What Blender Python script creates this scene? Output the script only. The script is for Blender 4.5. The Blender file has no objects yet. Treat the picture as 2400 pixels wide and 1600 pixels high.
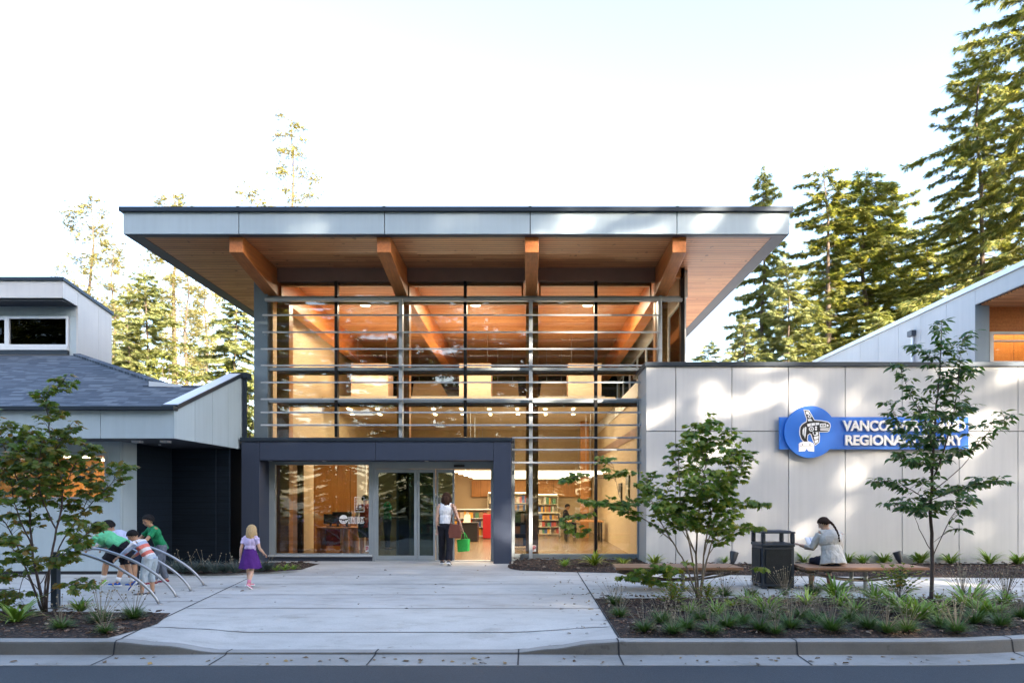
import bpy, bmesh, math, random
import numpy as np
from mathutils import Vector, Matrix, noise as mnoise

SC = bpy.context.scene
COL = SC.collection
R = math.radians

# ------------------------------------------------------------------ camera, sky, sun, exposure
SUN_EL, SUN_AZ = 27.0, 36.0           # elevation, and degrees to the right of straight behind the camera
SKY_STRENGTH, SUN_STRENGTH, EXPOSURE = 0.15, 5.0, 2.62

cam_d = bpy.data.cameras.new('camera')
cam_d.lens, cam_d.sensor_width = 24.0, 36.0
cam_d.shift_x, cam_d.shift_y = -40 / 2400, 362 / 2400
cam_d.clip_start, cam_d.clip_end = 0.1, 3000
cam = bpy.data.objects.new('camera', cam_d)
COL.objects.link(cam)
cam.location = (0, 0, 1.65)
cam.rotation_euler = (R(90), 0, 0)
SC.camera = cam

world = bpy.data.worlds.new('World')
SC.world = world
world.use_nodes = True
wn = world.node_tree
bg = wn.nodes['Background']
sky = wn.nodes.new('ShaderNodeTexSky')
sky.sky_type = 'NISHITA'
sky.sun_disc = False
sky.sun_elevation = R(SUN_EL)
sun_dir = Vector((math.sin(R(SUN_AZ)) * math.cos(R(SUN_EL)), -math.cos(R(SUN_AZ)) * math.cos(R(SUN_EL)), math.sin(R(SUN_EL))))
sky.sun_rotation = math.atan2(sun_dir.x, sun_dir.y)
sky.air_density, sky.dust_density, sky.ozone_density = 1.0, 2.0, 1.0
wn.links.new(sky.outputs[0], bg.inputs[0])
bg.inputs[1].default_value = SKY_STRENGTH

sun_d = bpy.data.lights.new('sun', 'SUN')
sun_d.energy, sun_d.angle, sun_d.color = SUN_STRENGTH, R(0.53), (1.0, 0.86, 0.68)
sun = bpy.data.objects.new('sun', sun_d)
COL.objects.link(sun)
sun.location = (30, -40, 40)
sun.rotation_euler = sun_dir.to_track_quat('Z', 'Y').to_euler()

SC.view_settings.view_transform = 'Standard'
SC.view_settings.look = 'None'
SC.view_settings.exposure = EXPOSURE
SC.view_settings.gamma = 1.0
SC.view_settings.use_curve_mapping = False
SC.cycles.max_bounces = 7
SC.cycles.diffuse_bounces = 3
SC.cycles.glossy_bounces = 3
SC.cycles.transparent_max_bounces = 12
SC.cycles.caustics_reflective = SC.cycles.caustics_refractive = False
SC.cycles.sample_clamp_indirect = 6.0
SC.cycles.use_denoising = True

# ------------------------------------------------------------------ measured places
VX, VY, F, EYE = 1240.0, 1162.0, 1600.0, 1.65
def X(px, Y): return (px - VX) * Y / F
def Z(py, Y): return EYE + (VY - py) * Y / F
def gy(py, z=0.0): return (EYE - z) * F / (py - VY)

# ------------------------------------------------------------------ objects
def tag(o, label=None, cat=None, group=None, kind=None):
    if label: o['label'] = label
    if cat: o['category'] = cat
    if group: o['group'] = group
    if kind: o['kind'] = kind
    return o

def empty(name, loc, label=None, cat=None, group=None, rz=0.0):
    o = bpy.data.objects.new(name, None)
    o.empty_display_size = 0.2
    COL.objects.link(o)
    o.location = loc
    o.rotation_euler = (0, 0, rz)
    return tag(o, label, cat, group)

def world_loc(o):
    v = Vector((0, 0, 0))
    while o is not None:
        v += Vector(o.location)
        o = o.parent
    return v

class MB:
    """collects solids and links them as one mesh object"""
    def __init__(s):
        s.v, s.f, s.sm = [], [], []
    def add(s, vs, fs, smooth=False):
        b = len(s.v)
        s.v.extend([tuple(p) for p in vs])
        s.f.extend([tuple(i + b for i in f) for f in fs])
        s.sm.extend([smooth] * len(fs))
        return s
    def box(s, x0, x1, y0, y1, z0, z1):
        if x0 > x1: x0, x1 = x1, x0
        if y0 > y1: y0, y1 = y1, y0
        if z0 > z1: z0, z1 = z1, z0
        vs = [(x0,y0,z0),(x1,y0,z0),(x1,y1,z0),(x0,y1,z0),(x0,y0,z1),(x1,y0,z1),(x1,y1,z1),(x0,y1,z1)]
        return s.add(vs, [(0,3,2,1),(4,5,6,7),(0,1,5,4),(1,2,6,5),(2,3,7,6),(3,0,4,7)])
    def obox(s, c, ax, ay, az, hx, hy, hz):
        c, ax, ay, az = Vector(c), Vector(ax), Vector(ay), Vector(az)
        vs = [c + ax*hx*i + ay*hy*j + az*hz*k for k in (-1,1) for (i,j) in ((-1,-1),(1,-1),(1,1),(-1,1))]
        return s.add(vs, [(0,3,2,1),(4,5,6,7),(0,1,5,4),(1,2,6,5),(2,3,7,6),(3,0,4,7)])
    def prism(s, poly, d):
        """closed polygon (list of 3D points) pushed along vector d"""
        n, d = len(poly), Vector(d)
        vs = [Vector(p) for p in poly] + [Vector(p) + d for p in poly]
        return s.add(vs, [tuple(range(n))[::-1], tuple(range(n, 2*n))] + [(i, (i+1)%n, (i+1)%n+n, i+n) for i in range(n)])
    def quad(s, a, b, c, d):
        return s.add([a,b,c,d], [(0,1,2,3)])
    def tube(s, pts, rad, n=8, cap=True, smooth=True):
        pts = [Vector(p) for p in pts]
        if not hasattr(rad, '__len__'): rad = [rad]*len(pts)
        vs, fs, m = [], [], len(pts)
        ref = None
        for i, p in enumerate(pts):
            t = (pts[min(i+1,m-1)] - pts[max(i-1,0)])
            if t.length < 1e-9: t = Vector((0,0,1))
            t.normalize()
            if ref is None:
                ref = Vector((1,0,0)) if abs(t.x) < 0.8 else Vector((0,1,0))
            a = ref - t*ref.dot(t)
            if a.length < 1e-6: a = t.orthogonal()
            a.normalize(); ref = a
            b = t.cross(a)
            for k in range(n):
                g = 2*math.pi*k/n
                vs.append(p + (a*math.cos(g) + b*math.sin(g))*rad[i])
        for i in range(m-1):
            for k in range(n):
                k2 = (k+1) % n
                fs.append((i*n+k, i*n+k2, (i+1)*n+k2, (i+1)*n+k))
        if cap:
            fs.append(tuple(range(n))[::-1]); fs.append(tuple(range((m-1)*n, m*n)))
        return s.add(vs, fs, smooth)
    def ell(s, c, rx, ry, rz, rot=None, nu=14, nv=9, smooth=True):
        c = Vector(c); vs, fs = [], []
        for j in range(nv+1):
            th = math.pi*j/nv
            for i in range(nu):
                ph = 2*math.pi*i/nu
                p = Vector((rx*math.sin(th)*math.cos(ph), ry*math.sin(th)*math.sin(ph), rz*math.cos(th)))
                vs.append(c + (rot @ p if rot is not None else p))
        for j in range(nv):
            for i in range(nu):
                i2 = (i+1) % nu
                fs.append((j*nu+i, (j+1)*nu+i, (j+1)*nu+i2, j*nu+i2))
        return s.add(vs, fs, smooth)
    def lathe(s, c, prof, n=20, smooth=True):
        c = Vector(c); vs, fs = [], []
        for (r, z) in prof:
            for i in range(n):
                a = 2*math.pi*i/n
                vs.append(c + Vector((r*math.cos(a), r*math.sin(a), z)))
        for j in range(len(prof)-1):
            for i in range(n):
                i2 = (i+1) % n
                fs.append((j*n+i, j*n+i2, (j+1)*n+i2, (j+1)*n+i))
        fs.append(tuple(range(n))[::-1]); fs.append(tuple(range((len(prof)-1)*n, len(prof)*n)))
        return s.add(vs, fs, smooth)
    def build(s, name, mat, parent=None, bevel=0.0, label=None, cat=None, group=None, kind=None, off=None):
        me = bpy.data.meshes.new(name)
        o0 = world_loc(parent) if parent is not None else Vector((0,0,0))
        if off is not None: o0 = o0 + Vector(off)
        me.from_pydata([(v[0]-o0.x, v[1]-o0.y, v[2]-o0.z) for v in s.v], [], s.f)
        me.polygons.foreach_set('use_smooth', s.sm)
        me.validate(clean_customdata=False)
        me.update()
        if mat is not None: me.materials.append(mat)
        o = bpy.data.objects.new(name, me)
        COL.objects.link(o)
        if parent is not None: o.parent = parent
        if off is not None: o.location = off
        if bevel > 0:
            b = o.modifiers.new('bevel', 'BEVEL'); b.width = bevel; b.segments = 2; b.limit_method = 'ANGLE'; b.angle_limit = R(40)
        return tag(o, label, cat, group, kind)

def mesh_np(name, verts, faces_flat, loop_tot, mat, parent=None, smooth=False):
    """fast mesh from numpy: verts (n,3), flat corner indices, corners per face"""
    me = bpy.data.meshes.new(name)
    nv, nf = len(verts), len(loop_tot)
    me.vertices.add(nv); me.vertices.foreach_set('co', np.asarray(verts, dtype=np.float32).ravel())
    me.loops.add(len(faces_flat)); me.loops.foreach_set('vertex_index', np.asarray(faces_flat, dtype=np.int32))
    me.polygons.add(nf)
    st = np.concatenate([[0], np.cumsum(loop_tot)[:-1]]).astype(np.int32)
    me.polygons.foreach_set('loop_start', st)
    me.polygons.foreach_set('loop_total', np.asarray(loop_tot, dtype=np.int32))
    if smooth: me.polygons.foreach_set('use_smooth', np.ones(nf, dtype=bool))
    me.update(calc_edges=True)
    if mat is not None: me.materials.append(mat)
    return me

def inst(name, tv, tf, M, T, mat):
    """one mesh made of N copies of a small template: tv (k,3), tf list of faces, M (N,3,3), T (N,3)"""
    tv = np.asarray(tv, float); N, k = len(T), len(tv)
    V = np.einsum('nij,kj->nki', M, tv) + T[:, None, :]
    flat = np.concatenate([np.asarray(f) for f in tf])
    tot = np.array([len(f) for f in tf])
    FL = (flat[None, :] + (np.arange(N) * k)[:, None]).ravel()
    return mesh_np(name, V.reshape(-1, 3), FL, np.tile(tot, N), mat)

def link_mesh(name, me, parent=None, loc=(0,0,0), rz=0.0, sc=1.0):
    o = bpy.data.objects.new(name, me)
    COL.objects.link(o)
    if parent is not None: o.parent = parent
    o.location = loc; o.rotation_euler = (0,0,rz)
    if sc != 1.0: o.scale = (sc,)*3 if not hasattr(sc, '__len__') else sc
    return o

def copy_tree(o, parent=None):
    c = o.copy(); COL.objects.link(c)
    if parent is not None: c.parent = parent
    for ch in list(o.children): copy_tree(ch, c)
    return c

# ------------------------------------------------------------------ materials
class NT:
    def __init__(s, name):
        s.m = bpy.data.materials.new(name); s.m.use_nodes = True
        s.t = s.m.node_tree
        s.b = s.t.nodes['Principled BSDF']
        s.out = s.t.nodes['Material Output']
    def n(s, t, **kw):
        x = s.t.nodes.new(t)
        for k, v in kw.items():
            if k.startswith('i'):
                key = k[1:]; key = int(key) if key.isdigit() else key
                x.inputs[key].default_value = v
            else: setattr(x, k, v)
        return x
    def l(s, a, b): s.t.links.new(a, b)
    def math(s, op, a, b=None):
        x = s.t.nodes.new('ShaderNodeMath'); x.operation = op
        for i, q in enumerate((a, b)):
            if q is None: continue
            if isinstance(q, (int, float)): x.inputs[i].default_value = q
            else: s.l(q, x.inputs[i])
        return x.outputs[0]
    def ramp(s, fac, stops):
        x = s.t.nodes.new('ShaderNodeValToRGB')
        e = x.color_ramp.elements
        while len(e) < len(stops): e.new(0.5)
        for q, (p, c) in zip(e, stops):
            q.position = p; q.color = (*c, 1) if len(c) == 3 else c
        s.l(fac, x.inputs[0]); return x.outputs[0]
    def mix(s, fac, a, b, mode='MIX'):
        x = s.t.nodes.new('ShaderNodeMix'); x.data_type = 'RGBA'; x.blend_type = mode
        for i, q in ((0, fac), (6, a), (7, b)):
            if isinstance(q, (int, float)): x.inputs[i].default_value = q
            elif isinstance(q, tuple): x.inputs[i].default_value = (*q, 1) if len(q) == 3 else q
            else: s.l(q, x.inputs[i])
        return x.outputs[2]
    def pos(s): return s.t.nodes.new('ShaderNodeNewGeometry').outputs['Position']
    def noise(s, vec, scale, detail=4, rough=0.55, out=0):
        x = s.t.nodes.new('ShaderNodeTexNoise'); x.inputs['Scale'].default_value = scale
        x.inputs['Detail'].default_value = detail; x.inputs['Roughness'].default_value = rough
        s.l(vec, x.inputs['Vector']); return x.outputs[out]
    def vmul(s, vec, v):
        x = s.t.nodes.new('ShaderNodeVectorMath'); x.operation = 'MULTIPLY'
        s.l(vec, x.inputs[0]); x.inputs[1].default_value = v; return x.outputs[0]
    def bump(s, h, strength, dist=0.01):
        x = s.t.nodes.new('ShaderNodeBump'); x.inputs['Strength'].default_value = strength
        x.inputs['Distance'].default_value = dist
        s.l(h, x.inputs['Height']); s.l(x.outputs[0], s.b.inputs['Normal'])
    def set(s, **kw):
        for k, v in kw.items():
            k = k.replace('_', ' ')
            if isinstance(v, (int, float)): s.b.inputs[k].default_value = v
            elif isinstance(v, tuple): s.b.inputs[k].default_value = (*v, 1) if len(v) == 3 else v
            else: s.l(v, s.b.inputs[k])
        return s.m

def mat_noise(name, col, rough=0.6, scale=3.0, amt=0.12, fine=0.0, fine_scale=60, bump=0.0, bscale=80, metallic=0.0, spec=0.5, stretch=None):
    t = NT(name); p = t.pos()
    if stretch: p = t.vmul(p, stretch)
    n1 = t.noise(p, scale, 5)
    lo = tuple(c*(1-amt) for c in col); hi = tuple(min(1, c*(1+amt)) for c in col)
    c = t.ramp(n1, [(0.3, lo), (0.7, hi)])
    if fine > 0:
        n2 = t.noise(p, fine_scale, 3)
        c = t.mix(1.0, c, t.ramp(n2, [(0.3, (1-fine,)*3), (0.7, (1,)*3)]), 'MULTIPLY')
    t.set(Base_Color=c, Roughness=rough, Metallic=metallic)
    t.b.inputs['Specular IOR Level'].default_value = spec
    if bump > 0: t.bump(t.noise(t.pos(), bscale, 4), bump)
    return t.m

def mat_panel(name, col):
    """painted fibre-cement: soft mottling, faint vertical rain streaks"""
    t = NT(name); p = t.pos()
    a = t.noise(p, 0.9, 4); b = t.noise(t.vmul(p, (9, 9, 0.5)), 1.0, 3)
    c = t.ramp(a, [(0.3, tuple(x*0.94 for x in col)), (0.7, tuple(x*1.03 for x in col))])
    c = t.mix(1.0, c, t.ramp(b, [(0.25, (0.93, 0.93, 0.94)), (0.6, (1, 1, 1))]), 'MULTIPLY')
    g_ = t.n('ShaderNodeNewGeometry')
    c = t.mix(1.0, c, t.ramp(g_.outputs['Random Per Island'], [(0, (0.955,)*3), (1, (1.035,)*3)]), 'MULTIPLY')
    t.set(Base_Color=c, Roughness=0.55)
    t.bump(t.noise(p, 140, 2), 0.05, 0.003)
    return t.m

def mat_boards(name, c1, c2, width, axis, length=2.6, gap=0.06, rough=0.45, long_axis=0, knots=True):
    """tongue-and-groove boards: axis = coordinate across the boards"""
    t = NT(name); p = t.pos()
    s = t.n('ShaderNodeSeparateXYZ'); t.l(p, s.inputs[0])
    across, along = s.outputs[axis], s.outputs[long_axis]
    q = t.math('DIVIDE', across, width)
    row = t.math('FLOOR', q); fr = t.math('FRACT', q)
    wn1 = t.n('ShaderNodeTexWhiteNoise', noise_dimensions='1D'); t.l(row, wn1.inputs['W'])
    off = t.math('ADD', t.math('DIVIDE', along, length), t.math('MULTIPLY', wn1.outputs[0], 7.3))
    cell = t.math('ADD', t.math('FLOOR', off), t.math('MULTIPLY', row, 13.7))
    wn2 = t.n('ShaderNodeTexWhiteNoise', noise_dimensions='1D'); t.l(cell, wn2.inputs['W'])
    st = [1.0, 1.0, 1.0]; st[long_axis] = 0.06
    grain = t.noise(t.vmul(p, tuple(x*14 for x in st)), 2.0, 5, 0.65)
    c = t.mix(wn2.outputs[0], c1, c2)
    c = t.mix(1.0, c, t.ramp(grain, [(0.3, (0.72, 0.68, 0.64)), (0.65, (1.06, 1.04, 1.02))]), 'MULTIPLY')
    if knots:
        k = t.noise(p, 5.5, 1, 0.4)
        c = t.mix(1.0, c, t.ramp(k, [(0.0, (0.35, 0.28, 0.22)), (0.255, (0.45, 0.38, 0.3)), (0.285, (1, 1, 1))]), 'MULTIPLY')
    g = t.math('LESS_THAN', fr, gap)
    c = t.mix(g, c, tuple(x*0.18 for x in c1))
    t.set(Base_Color=c, Roughness=rough)
    return t.m

def mat_timber(name, c1, c2, rough=0.4):
    """glulam: horizontal laminations with long grain"""
    t = NT(name); p = t.pos()
    s = t.n('ShaderNodeSeparateXYZ'); t.l(p, s.inputs[0])
    row = t.math('FLOOR', t.math('DIVIDE', s.outputs[2], 0.045))
    w = t.n('ShaderNodeTexWhiteNoise', noise_dimensions='1D'); t.l(row, w.inputs['W'])
    grain = t.noise(t.vmul(p, (22, 1.2, 22)), 1.0, 5, 0.6)
    blot = t.noise(p, 1.8, 3)
    c = t.mix(t.math('MULTIPLY', w.outputs[0], 0.6), c1, c2)
    c = t.mix(1.0, c, t.ramp(grain, [(0.3, (0.75, 0.7, 0.66)), (0.7, (1.05, 1.03, 1.0))]), 'MULTIPLY')
    c = t.mix(1.0, c, t.ramp(blot, [(0.3, (0.88, 0.86, 0.84)), (0.7, (1.05, 1.03, 1.0))]), 'MULTIPLY')
    t.set(Base_Color=c, Roughness=rough)
    return t.m

def mat_leaf(name, cols, rough=0.45, trans=0.35, hue_noise=True):
    """foliage: colour differs leaf by leaf, light shines through"""
    t = NT(name)
    g = t.n('ShaderNodeNewGeometry')
    c = t.ramp(g.outputs['Random Per Island'], [(i/(len(cols)-1), x) for i, x in enumerate(cols)])
    if hue_noise:
        oi = t.n('ShaderNodeObjectInfo')
        v = t.math('ADD', t.math('MULTIPLY', oi.outputs['Random'], 0.35), 0.82)
        vv = t.n('ShaderNodeCombineXYZ')
        for i in range(3): t.l(v, vv.inputs[i])
        c = t.mix(1.0, c, vv.outputs[0], 'MULTIPLY')
    t.set(Base_Color=c, Roughness=rough)
    t.b.inputs['Specular IOR Level'].default_value = 0.35
    tr = t.n('ShaderNodeBsdfTranslucent')
    t.l(t.mix(1.0, c, (1.25, 1.2, 0.55), 'MULTIPLY'), tr.inputs['Color'])
    mx = t.n('ShaderNodeMixShader'); mx.inputs[0].default_value = trans
    t.l(t.b.outputs[0], mx.inputs[1]); t.l(tr.outputs[0], mx.inputs[2])
    t.l(mx.outputs[0], t.out.inputs['Surface'])
    return t.m

def mat_glass(name, tint=(0.9, 0.93, 0.92), ior=1.5, boost=1.0):
    t = NT(name)
    tr = t.n('ShaderNodeBsdfTransparent'); tr.inputs[0].default_value = (*tint, 1)
    gl = t.n('ShaderNodeBsdfGlossy'); gl.inputs['Roughness'].default_value = 0.0
    gl.inputs[0].default_value = (0.95, 0.98, 1.0, 1)
    fr = t.n('ShaderNodeFresnel'); fr.inputs['IOR'].default_value = ior
    f = t.math('MULTIPLY', fr.outputs[0], boost)
    mx = t.n('ShaderNodeMixShader')
    t.l(f, mx.inputs[0]); t.l(tr.outputs[0], mx.inputs[1]); t.l(gl.outputs[0], mx.inputs[2])
    t.l(mx.outputs[0], t.out.inputs['Surface'])
    return t.m

def mat_emit(name, col, strength):
    t = NT(name)
    t.set(Base_Color=col, Emission_Color=col, Emission_Strength=strength)
    return t.m

def mat_flat(name, col, rough=0.5, metallic=0.0):
    return mat_noise(name, col, rough, 6, 0.05, metallic=metallic)

M = {}
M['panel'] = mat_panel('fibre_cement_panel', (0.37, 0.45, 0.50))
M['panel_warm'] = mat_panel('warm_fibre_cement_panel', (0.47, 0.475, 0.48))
M['charcoal'] = mat_panel('charcoal_panel', (0.030, 0.042, 0.075))
M['navy'] = mat_boards('navy_siding', (0.006, 0.012, 0.022), (0.008, 0.015, 0.027), 0.15, 2, gap=0.04, rough=0.8, knots=False)
M['navy'].node_tree.nodes['Principled BSDF'].inputs['Specular IOR Level'].default_value = 0.15
M['joint'] = mat_flat('dark_joint', (0.02, 0.022, 0.027), 0.9)
M['flashing'] = mat_noise('dark_metal_flashing', (0.03, 0.042, 0.06), 0.4, 1.5, 0.1, metallic=0.5)
M['flashing_light'] = mat_noise('light_metal_flashing', (0.62, 0.64, 0.68), 0.45, 1.5, 0.06, metallic=0.3)
M['frame'] = mat_noise('grey_window_frame', (0.27, 0.31, 0.34), 0.4, 2, 0.05, metallic=0.25)
M['alu'] = mat_noise('satin_aluminium', (0.46, 0.49, 0.52), 0.35, 2, 0.06, metallic=0.35)
M['steel_post'] = mat_noise('grey_painted_steel', (0.18, 0.23, 0.27), 0.45, 2, 0.06, metallic=0.2)
M['mullion'] = mat_flat('black_mullion', (0.012, 0.012, 0.014), 0.35, 0.3)
M['soffit'] = mat_boards('cedar_soffit', (0.54, 0.215, 0.085), (0.76, 0.37, 0.165), 0.125, 1, 3.2, 0.17)
M['beam'] = mat_timber('fir_glulam', (0.60, 0.20, 0.055), (0.68, 0.27, 0.085))
M['column_wood'] = mat_timber('fir_column', (0.52, 0.25, 0.09), (0.60, 0.31, 0.13))
M['eave'] = mat_noise('dark_eave_trim', (0.06, 0.065, 0.08), 0.5, 2, 0.1)
M['purlin'] = mat_noise('brown_header_panel', (0.30, 0.19, 0.145), 0.5, 2, 0.1)
M['glass'] = mat_glass('clear_glazing', (0.90, 0.92, 0.90), 1.52, 1.5)
M['door_glass'] = mat_glass('door_glazing', (0.40, 0.52, 0.54), 1.52, 1.3)
M['dark_glass'] = mat_glass('tinted_glazing', (0.10, 0.12, 0.14), 1.45, 0.55)
M['tan_wall'] = mat_noise('tan_interior_paint', (0.56, 0.43, 0.27), 0.6, 1.2, 0.04)
M['peach'] = mat_noise('peach_felt', (0.66, 0.47, 0.32), 0.8, 2, 0.04)
M['tan_felt'] = mat_noise('tan_felt', (0.40, 0.30, 0.17), 0.8, 2, 0.05)
M['white_paint'] = mat_noise('white_interior_paint', (0.78, 0.76, 0.70), 0.55, 1.5, 0.03)
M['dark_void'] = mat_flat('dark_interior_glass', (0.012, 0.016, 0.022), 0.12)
M['orange_wood'] = mat_boards('orange_veneer', (0.50, 0.22, 0.055), (0.56, 0.26, 0.075), 1.1, 0, 5.0, 0.012, 0.4, 2, False)
M['floor'] = mat_noise('brown_floor', (0.21, 0.145, 0.085), 0.25, 1.2, 0.15, 0.15, 25)
M['white'] = mat_flat('white_enamel', (0.8, 0.8, 0.8), 0.4)
M['black'] = mat_flat('black_plastic', (0.02, 0.02, 0.024), 0.4)
M['red'] = mat_flat('red_laminate', (0.42, 0.02, 0.03), 0.35)
M['cream'] = mat_flat('cream_laminate', (0.66, 0.58, 0.42), 0.45)
# ================================================================== ground
rnd = random.Random(7)

def kerb_y(x):                         # line of the kerb's front face
    return 7.78 + 0.16 * max(0.0, (x - 4.2) / 1.5) ** 2 if x > 4.2 else 7.78
def drop(x):                           # how far the kerb is let down
    pts = [(-99, 0), (-4.75, 0), (-4.2, 0.045), (-3.55, 0.128), (-0.15, 0.128), (0.25, 0.085), (0.75, 0.018), (1.05, 0.0), (99, 0)]
    for (a, va), (b, vb) in zip(pts, pts[1:]):
        if a <= x <= b:
            t = (x - a) / (b - a); t = t*t*(3-2*t)
            return va + (vb - va) * t
    return 0.0
def plaza_z(x, y):
    t = max(0.0, min(1.0, (9.35 - y) / 1.4)); t = t*t*(3-2*t)
    return -drop(x) * t

def mat_concrete(name, col, patch=0.16):
    t = NT(name); p = t.pos()
    a = t.noise(p, 0.55, 5, 0.6); b = t.noise(t.vmul(p, (1.0, 3.0, 1.0)), 1.7, 4, 0.6); c3 = t.noise(p, 55, 3)
    c = t.ramp(a, [(0.3, tuple(x*(1-patch) for x in col)), (0.7, tuple(x*(1+patch*0.5) for x in col))])
    c = t.mix(1.0, c, t.ramp(b, [(0.28, (0.86, 0.85, 0.84)), (0.55, (1, 1, 1))]), 'MULTIPLY')
    c = t.mix(1.0, c, t.ramp(c3, [(0.3, (0.88, 0.88, 0.88)), (0.6, (1, 1, 1))]), 'MULTIPLY')
    s_ = t.n('ShaderNodeSeparateXYZ'); t.l(p, s_.inputs[0])
    w_ = t.n('ShaderNodeTexWhiteNoise', noise_dimensions='1D'); t.l(t.math('FLOOR', t.math('DIVIDE', t.math('SUBTRACT', s_.outputs[1], 8.62), 1.4)), w_.inputs['W'])
    c = t.mix(1.0, c, t.ramp(w_.outputs[0], [(0, (0.93, 0.93, 0.94)), (1, (1.03, 1.03, 1.02))]), 'MULTIPLY')
    st_ = t.noise(t.vmul(p, (0.5, 1.0, 1)), 2.3, 6, 0.7)
    c = t.mix(1.0, c, t.ramp(st_, [(0.34, (0.80, 0.79, 0.77)), (0.46, (1, 1, 1))]), 'MULTIPLY')
    sp = t.noise(p, 7.0, 2, 0.5)
    c = t.mix(1.0, c, t.ramp(sp, [(0.24, (0.62, 0.6, 0.58)), (0.31, (1, 1, 1))]), 'MULTIPLY')
    t.set(Base_Color=c, Roughness=0.75)
    t.bump(t.noise(p, 90, 4), 0.12, 0.004)
    return t.m
M['concrete'] = mat_concrete('plaza_concrete', (0.50, 0.49, 0.465))
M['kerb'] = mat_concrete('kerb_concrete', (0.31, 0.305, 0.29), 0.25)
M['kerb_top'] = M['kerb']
def mat_asphalt():
    t = NT('asphalt'); p = t.pos()
    a = t.noise(p, 0.5, 5, 0.6); f = t.noise(p, 70, 5, 0.8); g = t.n('ShaderNodeTexVoronoi'); g.inputs['Scale'].default_value = 75
    t.l(p, g.inputs['Vector'])
    c = t.ramp(a, [(0.3, (0.022, 0.029, 0.038)), (0.7, (0.032, 0.040, 0.050))])
    c = t.mix(1.0, c, t.ramp(f, [(0.3, (0.5, 0.5, 0.5)), (0.7, (1.45, 1.45, 1.45))]), 'MULTIPLY')
    c = t.mix(t.math('LESS_THAN', g.outputs['Distance'], 0.12), c, (0.085, 0.09, 0.095))
    t.set(Base_Color=c, Roughness=0.8)
    t.bump(f, 0.35, 0.006)
    return t.m
M['asphalt'] = mat_asphalt()
def mat_mulch():
    t = NT('bark_mulch'); p = t.pos()
    v = t.n('ShaderNodeTexVoronoi'); v.inputs['Scale'].default_value = 42
    t.l(t.vmul(p, (1.0, 0.55, 1.0)), v.inputs['Vector'])
    n = t.noise(p, 3, 4)
    s = t.n('ShaderNodeSeparateColor'); t.l(v.outputs['Color'], s.inputs[0])
    c = t.ramp(s.outputs[0], [(0.0, (0.010, 0.007, 0.006)), (0.5, (0.024, 0.015, 0.012)), (0.88, (0.055, 0.030, 0.021)), (1.0, (0.15, 0.10, 0.07))])
    c = t.mix(1.0, c, t.ramp(n, [(0.3, (0.75, 0.75, 0.75)), (0.7, (1.15, 1.1, 1.05))]), 'MULTIPLY')
    t.set(Base_Color=c, Roughness=0.95)
    t.bump(v.outputs['Distance'], 0.9, 0.03)
    return t.m
M['mulch'] = mat_mulch()
M['soil'] = mat_noise('forest_floor', (0.055, 0.05, 0.03), 0.95, 0.3, 0.3, 0.3, 8)
M['verge'] = mat_noise('dry_grass_verge', (0.035, 0.045, 0.02), 0.95, 0.6, 0.25, 0.3, 20)

MB().quad((-900,-900,-0.32), (900,-900,-0.32), (900,900,-0.32), (-900,900,-0.32)).build('ground', M['soil'], kind='structure')
m = MB()
xs = np.linspace(-70, 70, 281)
for a, b in zip(xs, xs[1:]):
    ya, yb = kerb_y(a) - 0.40 if a < 9 else 9.2, kerb_y(b) - 0.40 if b < 9 else 9.2
    m.quad((a,-9,-0.176), (b,-9,-0.176), (b,min(yb,9.2),-0.176), (a,min(ya,9.2),-0.176))
m.build('road', M['asphalt'], kind='structure')
MB().quad((-90,-60,-0.15), (90,-60,-0.15), (90,-9,-0.15), (-90,-9,-0.15)).build('verge', M['verge'], kind='structure')

# plaza slab with its let-down edge
m = MB(); gx = list(np.arange(-14, 14.01, 0.2)); gyv = [0, .03, .06, .1, .14, .18, .25, .4, .55, .7, .8, .85, .9, .95, 1]
def plaza_y(x, t): y0 = kerb_y(x) + 0.155; return y0 + (17.36 - y0) * t
nv = len(gyv)
vs = [(x, plaza_y(x, t), plaza_z(x, plaza_y(x, t))) for x in gx for t in gyv]
m.add(vs, [(i*nv+j, (i+1)*nv+j, (i+1)*nv+j+1, i*nv+j+1) for i in range(len(gx)-1) for j in range(nv-1)], True)
plaza = m.build('plaza', M['concrete'], kind='structure')
MB().quad((-60, 7.9, -0.02), (-14, 7.9, -0.02), (-14, 40, -0.02), (-60, 40, -0.02)).build('pavement', M['concrete'], kind='structure')
MB().quad((14, 9.0, -0.02), (60, 9.0, -0.02), (60, 40, -0.02), (14, 40, -0.02)).build('pavement', M['concrete'], kind='structure')

def strip(m, pts, w=0.012, lift=0.004):
    """a dark saw-cut along the slab"""
    n = max(2, int((Vector(pts[1]) - Vector(pts[0])).length / 0.25))
    a, b = Vector((*pts[0], 0)), Vector((*pts[1], 0)); d = (b - a).normalized(); s = Vector((-d.y, d.x, 0)) * w/2
    pr = []
    for i in range(n+1):
        p = a + (b - a) * i / n; z = plaza_z(p.x, p.y) + lift
        pr.append((p - s + Vector((0,0,z)), p + s + Vector((0,0,z))))
    for (p, q), (r, t2) in zip(pr, pr[1:]): m.quad(p, r, t2, q)
m = MB()
LJ = lambda y: -4.74 - (y - 7.95) * 0.155
for y in (8.62, 10.02, 11.42, 12.82, 14.3):
    strip(m, ((LJ(y) + 0.03, y), (1.02, y)), 0.020)
strip(m, ((-4.74, 7.96), (-5.62, 13.6)), 0.022)
strip(m, ((1.045, 7.96), (1.05, 15.0)), 0.022)
for y in (10.75, 12.3, 13.9): strip(m, ((-9.5, y), (LJ(y), y - 0.05)), 0.016)
for x in (3.1, 5.2, 7.3): strip(m, ((x, 11.02), (x - 0.02, 14.2)), 0.010)
strip(m, ((1.06, 12.5), (12, 12.5)), 0.010)
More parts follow.
